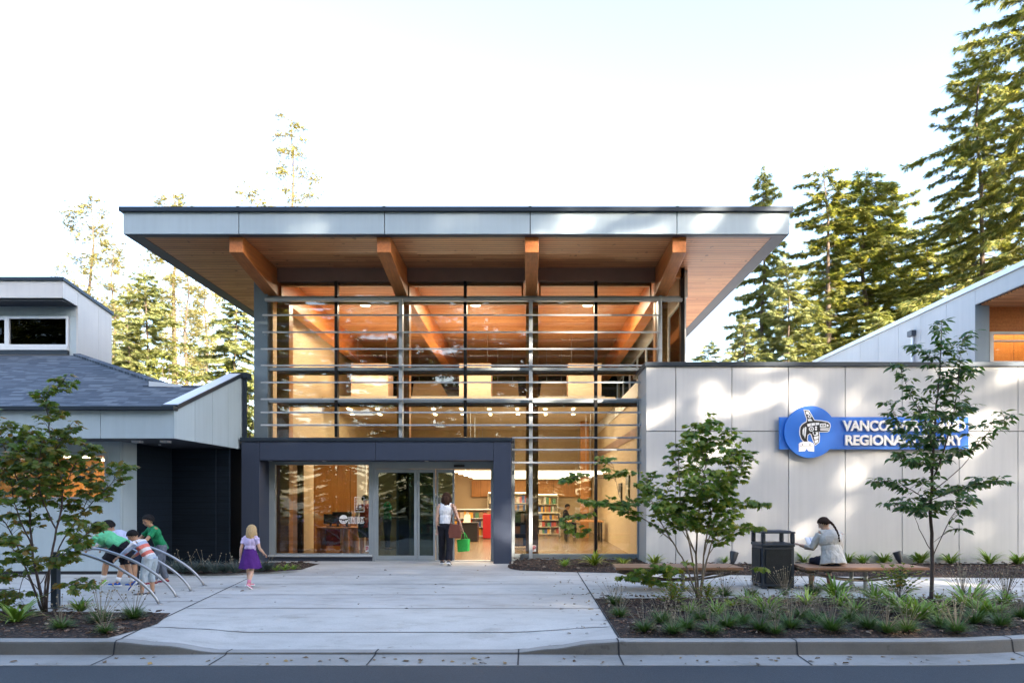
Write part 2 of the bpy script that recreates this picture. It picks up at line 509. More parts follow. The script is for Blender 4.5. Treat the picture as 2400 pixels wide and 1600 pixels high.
m.build('joint', M['joint'], plaza)

# asphalt patch beside the bike racks
m = MB(); pts = []
for a in np.linspace(0, 1, 14):
    pts.append((-8.15 - 0.95*math.sin(a*2.9) - 2.2*max(0, a-0.55)**1.3, 10.05 + a*2.1))
for (p, q) in zip(pts, pts[1:]): m.quad((-14, p[1], 0.005), (p[0], p[1], 0.005), (q[0], q[1], 0.005), (-14, q[1], 0.005))
m.build('driveway', M['asphalt'], kind='structure')

# kerb and gutter, one sweep
def kerb_profile(x):
    y, d = kerb_y(x), drop(x)
    k = max(0.2, 1 - d/0.16)
    return [(y+0.16, -d-0.0), (y+0.035, -d), (y+0.010, -d-0.010*k), (y-0.0, -d-0.03*k), (y-0.025*k, -0.150), (y-0.05, -0.156), (y-0.43, -0.170), (y-0.435, -0.30)]
kx = list(np.arange(-40, 13.01, 0.1)); m = MB(); vs = []
for x in kx: vs += [(x, a, b) for a, b in kerb_profile(x)]
m.add(vs, [(i*8+j, i*8+j+1, (i+1)*8+j+1, (i+1)*8+j) for i in range(len(kx)-1) for j in range(7)])
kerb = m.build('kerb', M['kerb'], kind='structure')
M['kerb_face'] = mat_concrete('dark_kerb_face', (0.135, 0.132, 0.125), 0.35)  # upright face in a darker concrete colour than top and gutter
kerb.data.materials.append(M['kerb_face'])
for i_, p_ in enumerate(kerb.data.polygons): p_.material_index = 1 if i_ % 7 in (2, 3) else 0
m = MB()
for x, sk in ((-7.6, 0), (-4.72, 0), (-3.45, 0.0), (-1.75, 0), (-0.12, 0), (1.02, 0), (3.05, 0), (5.6, 0)):
    for (p, q) in zip(kerb_profile(x)[:7], kerb_profile(x)[1:7]):
        nrm = Vector((0, q[1]-p[1], p[0]-q[0])); nrm.normalize()
        if nrm.z < 0: nrm = -nrm
        if abs(nrm.z) < 0.4: nrm = Vector((0, -1, 0.1))
        w = 0.009
        o = nrm * 0.004
        m.quad((x-w, p[0]+o.y, p[1]+o.z), (x+w, p[0]+o.y, p[1]+o.z), (x+w, q[0]+o.y, q[1]+o.z), (x-w, q[0]+o.y, q[1]+o.z))
m.build('joint', M['joint'], kerb)

# planting beds: bark mulch mounded a little
BEDS = []
def bed(xs, y0f, y1f, h, name='planting_bed'):
    ny = 34; vs = []
    for x in xs:
        a, b = y0f(x), y1f(x)
        for j in range(ny+1):
            t = j/ny; y = a + (b-a)*t
            ed = min(1.0, min(t, 1-t) * (b-a) / 0.25 + 0.02) * min(1.0, min(x-xs[0], xs[-1]-x)/0.2 + 0.02)
            z = 0.006 + h*ed + 0.022*ed*(mnoise.noise(Vector((x*3.1, y*3.1, 3))) + 0.8*mnoise.noise(Vector((x*9, y*9, 7))) + 0.7*mnoise.noise(Vector((x*24, y*24, 1))))
            vs.append((x, y, max(0.004, z)))
    n = ny+1
    o = MB().add(vs, [(i*n+j, (i+1)*n+j, (i+1)*n+j+1, i*n+j+1) for i in range(len(xs)-1) for j in range(ny)]).build(name, M['mulch'], kind='structure')
    BEDS.append((xs, y0f, y1f, h))
    return o
def lerp_pts(pts):
    def f(x):
        if x <= pts[0][0]: return pts[0][1]
        for (a, va), (b, vb) in zip(pts, pts[1:]):
            if x <= b: return va + (vb-va)*(x-a)/(b-a)
        return pts[-1][1]
    return f
RB_BACK = lerp_pts([(1.06, 11.0), (5.5, 11.0), (7.0, 10.7), (10, 10.2)])
bed(list(np.arange(1.06, 11.0, 0.05)), lambda x: kerb_y(x) + 0.165, RB_BACK, 0.035)
bed(list(np.arange(-12.0, -4.77, 0.05)), lambda x: 7.945 if x < -4.9 else 7.945 + (x+4.9)*6.0, lerp_pts([(-12, 9.7), (-7.6, 9.8), (-5.05, 9.62), (-4.78, 8.75)]), 0.03)
bed(list(np.arange(-0.50, 11.5, 0.05)), lerp_pts([(-0.5, 15.85), (-0.42, 15.45), (-0.2, 15.15), (0.69, 14.87), (2.8, 14.5), (5.2, 14.1), (9.5, 13.75), (12, 13.6)]), lambda x: 17.28 if (x > -0.4 and x < 2.7) else (16.08 if x >= 2.7 else 16.4), 0.07)
bed(list(np.arange(-8.4, -5.05, 0.05)), lerp_pts([(-8.4, 14.6), (-7.2, 14.45), (-6.2, 14.6), (-5.5, 14.95), (-5.1, 15.3)]), lambda x: 16.45 if x < -7.0 else 16.66, 0.05)
def bed_z(x, y): return 0.03

# loose bark chips and pale litter on the beds
def chips():
    rg = np.random.default_rng(5); T, Mm = [], []
    for bi, (xs, f0, f1, h) in enumerate(BEDS):
        for _ in range((2600, 900, 1500, 250)[bi]):
            x = rg.uniform(xs[0]+0.05, xs[-1]-0.05); a, b = f0(x), f1(x)
            if b - a < 0.1: continue
            y = rg.uniform(a+0.03, b-0.03)
            T.append((x, y, h + 0.028))
            yaw, tl, s = rg.uniform(0, 6.28), rg.uniform(-0.7, 0.7), rg.uniform(0.5, 1.3)
            A = np.array(Matrix.Rotation(yaw, 3, 'Z') @ Matrix.Rotation(tl, 3, 'X')) * s
            Mm.append(A)
    t = NT('bark_chip'); g = t.n('ShaderNodeNewGeometry')
    c = t.ramp(g.outputs['Random Per Island'], [(0, (0.025, 0.015, 0.011)), (0.6, (0.075, 0.042, 0.028)), (0.9, (0.16, 0.10, 0.07)), (1, (0.36, 0.30, 0.23))])
    t.set(Base_Color=c, Roughness=0.9)
    tv = [(-.03,-.009,0),(.03,-.007,0),(.028,.009,0.004),(-.026,.01,.003),(-.03,-.009,-.01),(.03,-.007,-.01),(.028,.009,-.008),(-.026,.01,-.008)]
    me = inst('bark_chips', tv, [(0,1,2,3),(0,4,5,1),(1,5,6,2),(2,6,7,3),(3,7,4,0)], np.array(Mm), np.array(T), t.m)
    tag(link_mesh('bark_chips', me), 'loose bark chips and pale litter scattered over the planting beds', 'bark chips', kind='stuff')
chips()
def litter():
    rg = np.random.default_rng(8); T, A = [], []
    for _ in range(330):
        u = rg.random()
        if u < .35: x, y = rg.uniform(-9, 8), rg.uniform(7.36, 7.72); z = -.16
        elif u < .6: x, y = 1.04 + abs(rg.normal(0, .35))*rg.choice((-1, 1)), rg.uniform(8, 14.6); z = .008
        elif u < .8: x, y = rg.uniform(1, 9), rg.uniform(11.02, 11.6); z = .008
        else: x, y = rg.uniform(-9, 1), rg.uniform(9.6, 16.3); z = .008
        T.append((x, y, z + plaza_z(x, y) if z > 0 else z)); A.append(np.array(Matrix.Rotation(rg.uniform(0, 6.28), 3, 'Z') @ Matrix.Rotation(rg.uniform(-.5, .5), 3, 'X'))*rg.uniform(.35, 1.0))
    t = NT('dry_leaf'); g = t.n('ShaderNodeNewGeometry')
    t.set(Base_Color=t.ramp(g.outputs['Random Per Island'], [(0, (.05, .03, .02)), (.6, (.15, .09, .04)), (1, (.30, .20, .07))]), Roughness=.8)
    tv = [(-.04,0,0), (-.01,.025,.008), (.035,.012,.012), (.045,-.004,0), (.01,-.026,.01)]
    tag(link_mesh('leaf_litter', inst('leaf_litter', tv, [(0,1,2,3,4)], np.array(A), np.array(T), t.m)), 'dry fallen leaves scattered over the paving and along the gutter', 'leaf litter', kind='stuff')
litter()
# ================================================================== the library
GY = 17.4                                # glazing plane
B = empty('library_building', (-1.6, GY, 0), 'modern library with an overhanging timber roof, glazed hall and panelled wings', 'library')

# ---- hall roof
FX0, FX1, FY0, FY1 = X(288, 15.1), X(1851, 15.1), 15.1, 32.0
ZS, ZF, ZC = Z(548, 15.1), Z(497, 15.1), Z(486.5, 15.1)
roof = MB().box(FX0+0.06, FX1-0.06, FY0+0.06, FY1, ZS+0.04, ZC-0.05).build('hall_roof', M['joint'], B)
jx = [288, 559.7, 901.2, 1242.6, 1586.7, 1851]
m = MB()
for a, b in zip(jx, jx[1:]):
    m.box(X(a, 15.1) + 0.01, X(b, 15.1) - 0.01, FY0, FY0+0.055, ZS, ZF)
for x0, x1 in ((FX0, FX0+0.055), (FX1-0.055, FX1)):
    for y in np.arange(FY0+0.06, FY1-1, 3.2): m.box(x0, x1, y, y+3.19, ZS, ZF)
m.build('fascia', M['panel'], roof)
m = MB().box(FX0-0.06, FX1+0.06, FY0-0.06, FY0+0.3, ZF+0.002, ZC)
m.box(FX0-0.06, FX0+0.3, FY0+0.3, FY1, ZF+0.002, ZC).box(FX1-0.3, FX1+0.06, FY0+0.3, FY1, ZF+0.002, ZC)
for a in jx[1:-1]: m.box(X(a,15.1)-0.03, X(a,15.1)+0.03, FY0-0.063, FY0+0.2, ZF+0.01, ZC+0.012)
m.build('coping', M['flashing'], roof)
MB().box(FX0+0.36, FX1-0.34, FY0+0.2, FY1-0.1, ZS-0.005, ZS+0.035).build('soffit', M['soffit'], roof)
m = MB().box(FX0+0.02, FX1-0.02, FY0+0.058, FY0+0.2, ZS-0.012, ZS+0.03)
m.box(FX0+0.02, FX0+0.36, FY0+0.2, FY1-0.1, ZS-0.012, ZS+0.03).box(FX1-0.34, FX1-0.02, FY0+0.2, FY1-0.1, ZS-0.012, ZS+0.03)
m.build('eave_trim', M['eave'], roof)
# ---- tapering glulam beams running from the eaves back through the hall
BX = [-6.55, -3.25, 0.06, 3.36]
for x in BX:
    z0, z1 = Z(593, 15.3), Z(694, GY); zt = ZS-0.008
    prof = [(x-0.155, 15.26, zt), (x-0.155, 15.26, z0), (x-0.155, GY, z1), (x-0.155, 31.0, z1), (x-0.155, 31.0, zt)]
    MB().prism(prof, (0.31, 0, 0)).build('roof_beam', M['beam'], B, bevel=0.012)
# header panels between the beams
ZH = Z(661, GY)
m = MB(); ed = [X(652, GY)] + BX[1:3] + [X(1536, GY)]
for i in range(3): m.box(BX[i]+0.16, BX[i+1]-0.16, GY-0.08, GY+0.1, ZH, ZS-0.008)
m.build('header_panel', M['purlin'], B)
m = MB().box(BX[3]+0.16, X(1601, GY), GY-0.08, GY+0.1, Z(652, GY), ZS-0.008); m.build('header_panel', M['column_wood'], B)
# ---- steel corner column at the glazing's edge
m = MB().box(X(595, GY-0.12), X(627, GY-0.12), GY-0.12, GY+0.25, 0, ZS-0.01)
col_ = m.build('corner_column', M['steel_post'], B, bevel=0.006)
m = MB()
for py in (745.5, 784.5):
    MB().lathe((X(621, GY-0.12), GY-0.125, Z(py, GY-0.12)), [(0.004, 0), (0.014, 0.0), (0.014, 0.01), (0.004, 0.012)], 8).build('bolt', M['alu'], col_)
# ---- hall walls
HX0, HX1, HXL = -6.98, 3.95, 2.86
wall = MB().box(HX0, HX0+0.16, GY+0.26, 31.2, 0, ZS-0.01).box(HX0+0.16, 4.1, 31.05, 31.2, 0, ZS-0.01)
wall.box(HXL, HXL+0.15, GY+0.12, 31.05, 0, 4.24)
hall = wall.build('hall_wall', M['tan_wall'], B)
MB().box(HXL-0.025, HX1, GY+0.12, 31.04, 4.245, 4.66).build('wall_ledge', M['white_paint'], hall)  # white paint stands in for daylight on this ledge
MB().box(HXL-0.02, HXL, GY+0.2, 30.9, 3.22, 3.48).build('wall_band', M['purlin'], hall)
cl = MB().box(HX1, HX1+0.12, GY+0.12, 31.04, 4.665, 5.0).box(HX1, HX1+0.12, GY+0.12, 31.04, 6.75, ZS-0.01).build('clerestory_wall', M['white_paint'], B)
m = MB()
ys = np.arange(GY+0.2, 31.0, 1.9)
for y in ys: MB().box(HX1+0.02, HX1+0.1, y, y+0.09, 5.0, 6.75).build('frame', M['white'], cl)
for a, b in zip(ys, ys[1:]): MB().box(HX1+0.05, HX1+0.06, a+0.09, b, 5.0, 6.75).build('glass_pane', M['glass'], cl)
MB().box(HX0+0.16, HX1+1.0, GY+0.06, 31.05, -0.05, 0.004).build('hall_floor', M['floor'], B)
# lower ceiling slab at the back of the hall and dark clerestory glass above it
mz = MB().box(HX0+0.17, HXL-0.03, 22.4, 31.04, 4.62, 4.9).build('gallery_slab', M['tan_wall'], B)
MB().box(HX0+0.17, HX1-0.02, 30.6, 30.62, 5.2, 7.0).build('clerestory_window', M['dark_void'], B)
# low ceiling over the reception beside the entrance
MB().box(HX0+0.17, X(872, 19.5), GY+0.15, 20.6, 2.62, 2.72).build('reception_ceiling', M['black'], B)
MB().box(HX0+0.165, HX0+0.19, GY+0.3, 20.0, 0.005, 2.6).build('wall_darkening_sheet', M['purlin'], hall)  # brown sheet added to darken the lit tan wall here
# ---- timber columns just behind the glass
for px in (668, 947, 1247, 1548):
    x = X(px, 17.85)
    top = Z(694, GY) - 0.01
    MB().box(x-0.16, x+0.16, 17.7, 18.0, 0.004, top).build('timber_column', M['column_wood'], B, bevel=0.008)
# ---- curtain wall
cw = MB()
rows = [661, 699, 865, 941, 1025]
def zt(p): return Z(p, GY)
cw.box(X(627,GY), X(1603,GY), GY-0.06, GY+0.07, zt(703), zt(695))
cw.box(X(627,GY), X(1501,GY), GY-0.06, GY+0.07, zt(869), zt(862))
cw.box(X(627,GY), X(1501,GY), GY-0.06, GY+0.07, zt(944), zt(937.5))
cw.box(X(1205,GY), X(1501,GY), GY-0.07, GY+0.07, 0.10, zt(1297))
cw.box(X(1196,GY), X(1510,GY), GY-0.06, GY+0.06, 0.0, 0.098)
cw.box(X(1196,GY), X(1206.5,GY), GY-0.07, GY+0.07, 0.098, zt(1026))
cw.box(X(1501,GY), X(1511,GY), GY-0.07, GY+0.07, 0.098, zt(862))
cw.box(X(1544,GY), X(1551,GY), GY-0.055, GY+0.055, zt(860), zt(662))
cwo = cw.build('curtain_wall', M['frame'], B, bevel=0.004)
MB().box(X(1594,GY), X(1603,GY), GY-0.08, GY+0.1, 4.7, ZS-0.012).build('corner_post', M['mullion'], cwo)
m = MB()
for a, b in ((652, 938), (953, 1228), (1262, 1530)):   # warm inner head and sill of the top lights
    m.box(X(a,GY)+0.02, X(b,GY)-0.02, GY+0.075, GY+0.2, ZH-0.075, ZH)
    for x in (X(a,GY)+0.02, X(b,GY)-0.06): m.box(x, x+0.04, GY+0.075, GY+0.2, zt(694), ZH-0.075)
for p in (704, 870.5, 945.5): m.box(X(665,GY), X(1500,GY), GY+0.075, GY+0.17, zt(p)-0.07, zt(p)+0.03)
m.build('inner_trim', M['column_wood'], cwo)
for px in (789.8, 1091, 1396):
    MB().box(X(px-3.6,GY), X(px+3.6,GY), GY-0.09, GY+0.06, zt(1297) if px > 1206 else zt(1024), ZH).build('mullion', M['mullion'], cwo)
cols = [627, 789.8, 939, 1091, 1244, 1396, 1501]
for r0, r1 in zip(rows, rows[1:]):
    c2 = cols[:-1] + ([1548, 1600] if r1 <= 865 else [1501])
    for a, b in zip(c2, c2[1:]):
        if r0 == 661:
            a, b = max(a, 653), min(b, 1536)
            if b - a < 20: continue
        MB().box(X(a,GY)+0.002, X(b,GY)-0.002, GY, GY+0.012, zt(r1), zt(r0)).build('glass_pane', M['glass'], cwo)
for a, b in ((1206.5, 1244), (1244, 1396), (1396, 1501)):
    MB().box(X(a,GY)+0.002, X(b,GY)-0.002, GY, GY+0.012, zt(1297), zt(1025)-0.003).build('glass_pane', M['glass'], cwo)
# ---- sun louvers on their posts
LY = 17.0
for px, p0, p1 in ((938.5, 699, 1024), (1244, 699, 1297), (1547, 699, 852)):
    MB().box(X(px-4.2,LY), X(px+4.2,LY), LY+0.02, LY+0.22, Z(p1,LY) if p1 < 1290 else 0.1, Z(p0,LY)).build('louver_post', M['alu'], B, bevel=0.006)
lou = [(700, 618, 1601), (740, 618, 1550), (780, 618, 1550), (819, 614, 1550), (857.5, 614, 1508), (897, 614, 1508), (936, 614, 1508), (967, 614, 1508), (996.5, 614, 1508), (1026, 1200, 1508), (1054, 1200, 1508), (1084, 1200, 1508)]
for p, a, b in lou:
    z = Z(p, LY); m = MB()
    if p == 700: m.box(X(a,LY), X(b,LY), LY+0.06, LY+0.16, z-0.035, z+0.035)
    else:
        x0, x1 = X(a, LY), X(b, LY)
        m.prism([(x0, LY-0.085, z-0.022), (x0, LY-0.09, z+0.004), (x0, LY-0.07, z+0.022), (x0, LY+0.015, z+0.030), (x0, LY+0.018, z+0.002)], (x1-x0, 0, 0))
    m.build('sun_louver', M['alu'], B)
# ---- entrance portal
PY = 16.7
pz1, pzc, pzh = Z(1025, PY), Z(1034, PY), Z(1078, PY)
pxs = [566, 607.7, 1156, 1198]
xs_ = [X(p, PY) for p in pxs]
port = MB()
port.box(xs_[0], xs_[1]-0.004, PY, GY+0.1, 0, pzc).box(xs_[2]+0.004, xs_[3], PY, GY+0.1, 0, pzc)
port.box(xs_[1]+0.004, X(879.5,PY)-0.005, PY, GY+0.1, pzh, pzc).box(X(879.5,PY)+0.005, xs_[2]-0.004, PY, GY+0.1, pzh, pzc)
port.box(xs_[0]+0.02, xs_[3]-0.02, PY+0.02, GY-0.08, pzc, pzc+0.05)
po = port.build('entrance_portal', M['charcoal'], B, bevel=0.004)
MB().box(xs_[0]-0.03, xs_[3]+0.03, PY-0.03, GY-0.075, pzc+0.003, pz1).build('coping', M['flashing'], po, bevel=0.006)
m = MB()
for p in (633, 760, 1000): MB().lathe((X(p, 17.0), 17.0, pzh-0.012), [(0.05, 0.01), (0.05, 0.0), (0.035, 0.0)], 14).build('soffit_light', M['white'], po)
# ---- big window beside the doors
wf = MB(); wx = [X(p, GY) for p in (627, 646.5, 865.5, 874)]
wz = [0.02, zt(1296), zt(1089), zt(1080)]
wf.box(wx[0], wx[1], GY-0.06, GY+0.06, wz[0]+0.13, wz[3]).box(wx[2], wx[3], GY-0.06, GY+0.06, wz[0]+0.13, wz[3])
wf.box(wx[1], wx[2], GY-0.06, GY+0.06, wz[2], wz[3]).box(wx[1], wx[2], GY-0.06, GY+0.06, wz[0]+0.13, wz[1])
wfo = wf.build('entrance_window', M['frame'], B, bevel=0.004)
MB().box(X(622,GY), wx[3], GY-0.13, GY-0.061, 0.115, 0.16).build('sill', M['alu'], wfo, bevel=0.004)
MB().box(X(622,GY), wx[3], GY-0.06, GY+0.05, 0.0, 0.112).build('plinth', M['charcoal'], wfo)
MB().box(wx[1]+0.001, wx[2]-0.001, GY, GY+0.012, wz[1]+0.001, wz[2]-0.001).build('glass_pane', M['glass'], wfo)
# frosted emblem and opening hours on the glass
g = MB(); gx_, gz_ = X(805, GY-0.01), Z(1217, GY-0.01); yy = GY-0.006
def disc(mb, cx, cz, r0, r1, a0, a1, y, n=20, sx=1.0, t=0.002):
    """flat ring sector standing in the glass plane"""
    for i in range(n):
        p, q = a0 + (a1-a0)*i/n, a0 + (a1-a0)*(i+1)/n
        pts = [(cx+sx*r0*math.cos(p), y, cz+r0*math.sin(p)), (cx+sx*r1*math.cos(p), y, cz+r1*math.sin(p)), (cx+sx*r1*math.cos(q), y, cz+r1*math.sin(q)), (cx+sx*r0*math.cos(q), y, cz+r0*math.sin(q))]
        mb.add(pts, [(0,1,2,3)])
disc(g, gx_, gz_, 0.082, 0.108, math.pi, 2*math.pi, yy)
disc(g, gx_, gz_+0.012, 0.0, 0.108, 0.15, math.pi-0.15, yy)
disc(g, gx_, gz_-0.01, 0.045, 0.065, math.pi*1.02, math.pi*1.98, yy)
disc(g, gx_, gz_-0.055, 0.0, 0.03, 0, 2*math.pi, yy)
for r in range(6):
    z = Z(1211 + r*2.9, GY); x = X(816, GY); xe = X(854, GY)
    while x < xe - 0.02:
        w = rnd.uniform(0.015, 0.07); g.quad((x, yy, z-0.008), (min(x+w, xe), yy, z-0.008), (min(x+w, xe), yy, z+0.008), (x, yy, z+0.008)); x += w + 0.012
for a in ((832, 853, 1163.4, 1164.2), (832, 853, 1198, 1198.8), (831.3, 832, 1163.4, 1198.8), (853, 853.7, 1163.4, 1198.8)):
    g.quad((X(a[0],GY), yy, Z(a[3],GY)), (X(a[1],GY), yy, Z(a[3],GY)), (X(a[1],GY), yy, Z(a[2],GY)), (X(a[0],GY), yy, Z(a[2],GY)))
for r in range(8):
    z = Z(1168 + r*3.4, GY)
    for (p, q) in ((834, 839), (841, 848)): g.quad((X(p,GY), yy, z-0.006), (X(q-rnd.uniform(0,2.5),GY), yy, z-0.006), (X(q-1,GY), yy, z+0.006), (X(p,GY), yy, z+0.006))
g.build('window_lettering', M['white'], wfo)
def text_mesh(body, size, ext, bold=0.0, sp=1.0):
    c = bpy.data.curves.new('lettering', 'FONT'); c.body = body; c.size = size; c.extrude = ext; c.offset = bold; c.space_character = sp
    c.resolution_u = 4
    o = bpy.data.objects.new('lettering', c); COL.objects.link(o)
    bpy.context.view_layer.update()
    me = bpy.data.meshes.new_from_object(o.evaluated_get(bpy.context.evaluated_depsgraph_get()))
    bpy.data.objects.remove(o); bpy.data.curves.remove(c)
    return me
def place_text(name, body, x0, x1, z0, z1, y, ext, mat, parent, bold=0.0, sp=1.0):
    """lettering fitted to a rectangle of an upright face, front towards -Y"""
    me = text_mesh(body, 1.0, 0.0, bold, sp)
    n = len(me.vertices); co = np.empty(n*3, np.float32); me.vertices.foreach_get('co', co); co = co.reshape(-1, 3)
    a, b = co[:, :2].min(0), co[:, :2].max(0)
    o0 = world_loc(parent)
    fs = [tuple(p.vertices) for p in me.polygons]
    P = np.stack([x0 + (co[:,0]-a[0])/(b[0]-a[0])*(x1-x0), np.full(n, y), z0 + (co[:,1]-a[1])/(b[1]-a[1])*(z1-z0)], 1)
    mb = MB()
    if ext <= 0.0: mb.add(P, fs)
    else:
        bm = bmesh.new(); bv = [bm.verts.new(p) for p in P]; bm.verts.ensure_lookup_table()
        for f in fs:
            try: bm.faces.new([bv[i] for i in f])
            except ValueError: pass
        bmesh.ops.remove_doubles(bm, verts=bm.verts, dist=1e-5)
        r = bmesh.ops.extrude_face_region(bm, geom=list(bm.faces))
        bmesh.ops.translate(bm, verts=[v for v in r['geom'] if isinstance(v, bmesh.types.BMVert)], vec=(0, -ext, 0))
        bm.normal_update(); bm.verts.index_update()
        mb.add([v.co[:] for v in bm.verts], [tuple(v.index for v in f.verts) for f in bm.faces]); bm.free()
    bpy.data.meshes.remove(me)
    return mb.build(name, mat, parent)
def sticker(px0, px1, py0, py1, parent):
    x0, x1, z0, z1 = X(px0,GY), X(px1,GY), Z(py1,GY), Z(py0,GY); y = GY-0.005
    s_ = MB().box(x0, x1, y, y+0.003, z0, z1).build('parking_sticker', M['white'], parent)
    w, h = x1-x0, z1-z0
    k = MB(); yk = y-0.003
    k.box(x0+.12*w, x0+.34*w, yk, y-.001, z0+.2*h, z1-.1*h).box(x0+.34*w, x1-.14*w, yk, y-.001, z1-.26*h, z1-.1*h).box(x0+.34*w, x1-.14*w, yk, y-.001, z0+.42*h, z0+.56*h).box(x1-.36*w, x1-.14*w, yk, y-.001, z0+.56*h, z1-.26*h)
    k.build('lettering', M['red'], s_)
sticker(856.5, 864.5, 1278, 1292.5, wfo)
sticker(1247.5, 1256.5, 1277, 1292, cwo)
# ---- sliding doors: two glazed leaves, a slid-back leaf and the open doorway
DY = GY-0.02
df = MB()
df.box(wx[3]+0.004, xs_[2], DY-0.05, GY+0.12, zt(1098), pzh-0.004)
df.box(wx[3]+0.004, X(881,GY), DY-0.05, GY+0.08, 0.004, zt(1098)).box(X(1150.5,GY), xs_[2]+0.0, DY-0.02, GY+0.08, 0.004, zt(1098))
dfo = df.build('door_frame', M['frame'], B, bevel=0.004)
m = MB(); m.obox((X(1077,GY), DY-0.075, Z(1092,GY)), (1,0,0), (0,1,0), (0,0,1), 0.135, 0.025, 0.03)
m.build('motion_sensor', M['black'], dfo, bevel=0.012)
MB().box(X(881,GY), X(1150,GY), GY-0.1, GY+0.1, 0.003, 0.016).build('threshold', M['alu'], dfo)
def leaf(px0, px1, y, st=0.06, name='sliding_door'):
    x0, x1 = X(px0, GY), X(px1, GY); zt_, zb = zt(1099), 0.02
    f = MB().box(x0, x0+st, y-0.022, y+0.022, zb, zt_).box(x1-st, x1, y-0.022, y+0.022, zb, zt_)
    f.box(x0+st, x1-st, y-0.022, y+0.022, zb, zb+0.12).box(x0+st, x1-st, y-0.022, y+0.022, zt_-0.09, zt_)
    o = f.build(name, M['frame'], B, bevel=0.004)
    MB().box(x0+st, x1-st, y-0.005, y+0.005, zb+0.12, zt_-0.09).build('glass_pane', M['door_glass'], o)
    return o
leaf(881, 978.5, DY-0.02, 0.075)
leaf(979.5, 1021, DY-0.02, 0.05)
leaf(1022, 1065, DY+0.06, 0.05)
leaf(928, 1019, DY+0.09, 0.05)

# ================================================================== shingled wing beside the entrance
BY0, BY1 = 13.7, 16.86
WX = X(408.5, BY0)
zb0, zb1 = Z(1026.7, BY0), Z(962, BY0)
bx = [X(p, BY0) for p in (-420, -92, 235.6, 408.5)]
band = MB()
for a, b in zip(bx, bx[1:]): band.box(a+0.006, b-(0.0 if b == bx[-1] else 0.006), BY0, BY0+0.06, zb0, zb1)
# the raking end of the parapet: three panels
yk = [BY0+0.062, 14.55, 15.35, 16.15, BY1]
def rake(y): return zb1 + (4.58 - zb1) * (y - BY0) / (BY1 - BY0)
for a, b in zip(yk, yk[1:]):
    band.prism([(WX-0.06, a+0.006, zb0), (WX-0.06, b-0.006, zb0), (WX-0.06, b-0.006, rake(b)), (WX-0.06, a+0.006, rake(a))], (0.06, 0, 0))
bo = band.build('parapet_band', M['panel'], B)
bk = MB().prism([(WX-0.07, BY0+0.07, zb0+0.02), (WX-0.07, BY1, zb0+0.02), (WX-0.07, BY1, rake(BY1)-0.02), (WX-0.07, BY0+0.07, rake(BY0)-0.02)], (-0.1, 0, 0))
bk.box(-18, WX-0.08, BY0+0.065, BY0+0.16, zb0+0.01, zb1)
bk.build('backing', M['joint'], bo)
m = MB().box(-18, WX+0.03, BY0-0.10, BY0+0.10, zb1+0.003, zb1+0.085)
m.build('gutter', M['flashing'], bo, bevel=0.008)
m = MB(); n_ = Vector((0, BY1-BY0, 4.58-zb1)).normalized(); up = Vector((0, -n_.z, n_.y))
m.prism([Vector((WX-0.30, BY0+0.1, rake(BY0+0.1)+0.004)), Vector((WX+0.03, BY0+0.1, rake(BY0+0.1)+0.004)), Vector((WX+0.03, BY1, rake(BY1)+0.004)), Vector((WX-0.30, BY1, rake(BY1)+0.004))], up*0.085)
m.box(WX-0.30, X(595, GY-0.12), BY1+0.003, BY1+0.28, rake(BY1)-0.02, rake(BY1)+0.12)
m.build('rake_flashing', M['flashing'], bo)
MB().prism([Vector((WX-0.285, BY0+0.12, rake(BY0+0.12)+0.092)), Vector((WX+0.012, BY0+0.12, rake(BY0+0.12)+0.092)), Vector((WX+0.012, BY1-0.02, rake(BY1-0.02)+0.092)), Vector((WX-0.285, BY1-0.02, rake(BY1-0.02)+0.092))], up*0.01).build('rake_cap', M['flashing_light'], bo)
MB().box(WX-0.02, WX-0.005, BY1+0.005, 17.25, zb0+0.2, rake(BY1)-0.03).build('end_panel', M['panel'], bo)
m = MB().box(X(571,16.95), X(578,16.95), 16.9, 16.98, pz1, rake(BY1)-0.03); m.build('downpipe', M['flashing'], bo)
so = MB().box(-18, WX-0.002, BY0+0.02, 16.6, zb0-0.004, zb0+0.018).build('wing_soffit', M['eave'], B)
m = MB()
for px, y in ((322, 14.2), (388, 14.2)): MB().box(X(px,y)-0.08, X(px,y)+0.08, y-0.08, y+0.08, zb0-0.05, zb0-0.006).build('soffit_light', M['flashing_light'], so)
m = MB().lathe((X(374,15.2), 15.2, zb0-0.028), [(0.03, 0), (0.03, 0.02)], 12); m.build('soffit_light', M['white'], so)
# shingle roof
def rz_(y): return zb1 + 0.03 + 0.384*(y-BY0)
def mat_shingle():
    t = NT('slate_grey_shingle'); p = t.pos(); s = t.n('ShaderNodeSeparateXYZ'); t.l(p, s.inputs[0])
    q = t.math('DIVIDE', s.outputs[1], 0.135); row = t.math('FLOOR', q); fr = t.math('FRACT', q)
    w1 = t.n('ShaderNodeTexWhiteNoise', noise_dimensions='1D'); t.l(row, w1.inputs['W'])
    u = t.math('ADD', t.math('DIVIDE', s.outputs[0], 0.28), t.math('MULTIPLY', w1.outputs[0], 9.1))
    cell = t.math('ADD', t.math('FLOOR', u), t.math('MULTIPLY', row, 17.3))
    w2 = t.n('ShaderNodeTexWhiteNoise', noise_dimensions='1D'); t.l(cell, w2.inputs['W'])
    c = t.ramp(w2.outputs[0], [(0, (0.04, 0.058, 0.085)), (0.6, (0.068, 0.09, 0.125)), (1, (0.13, 0.16, 0.20))])
    c = t.mix(t.math('LESS_THAN', fr, 0.22), c, (0.02, 0.028, 0.042))
    c = t.mix(1.0, c, t.ramp(t.noise(p, 90, 3), [(0.3, (0.75,)*3), (0.7, (1.15,)*3)]), 'MULTIPLY')
    t.set(Base_Color=c, Roughness=0.85)
    t.bump(fr, 0.5, 0.02)
    return t.m
M['shingle'] = mat_shingle()
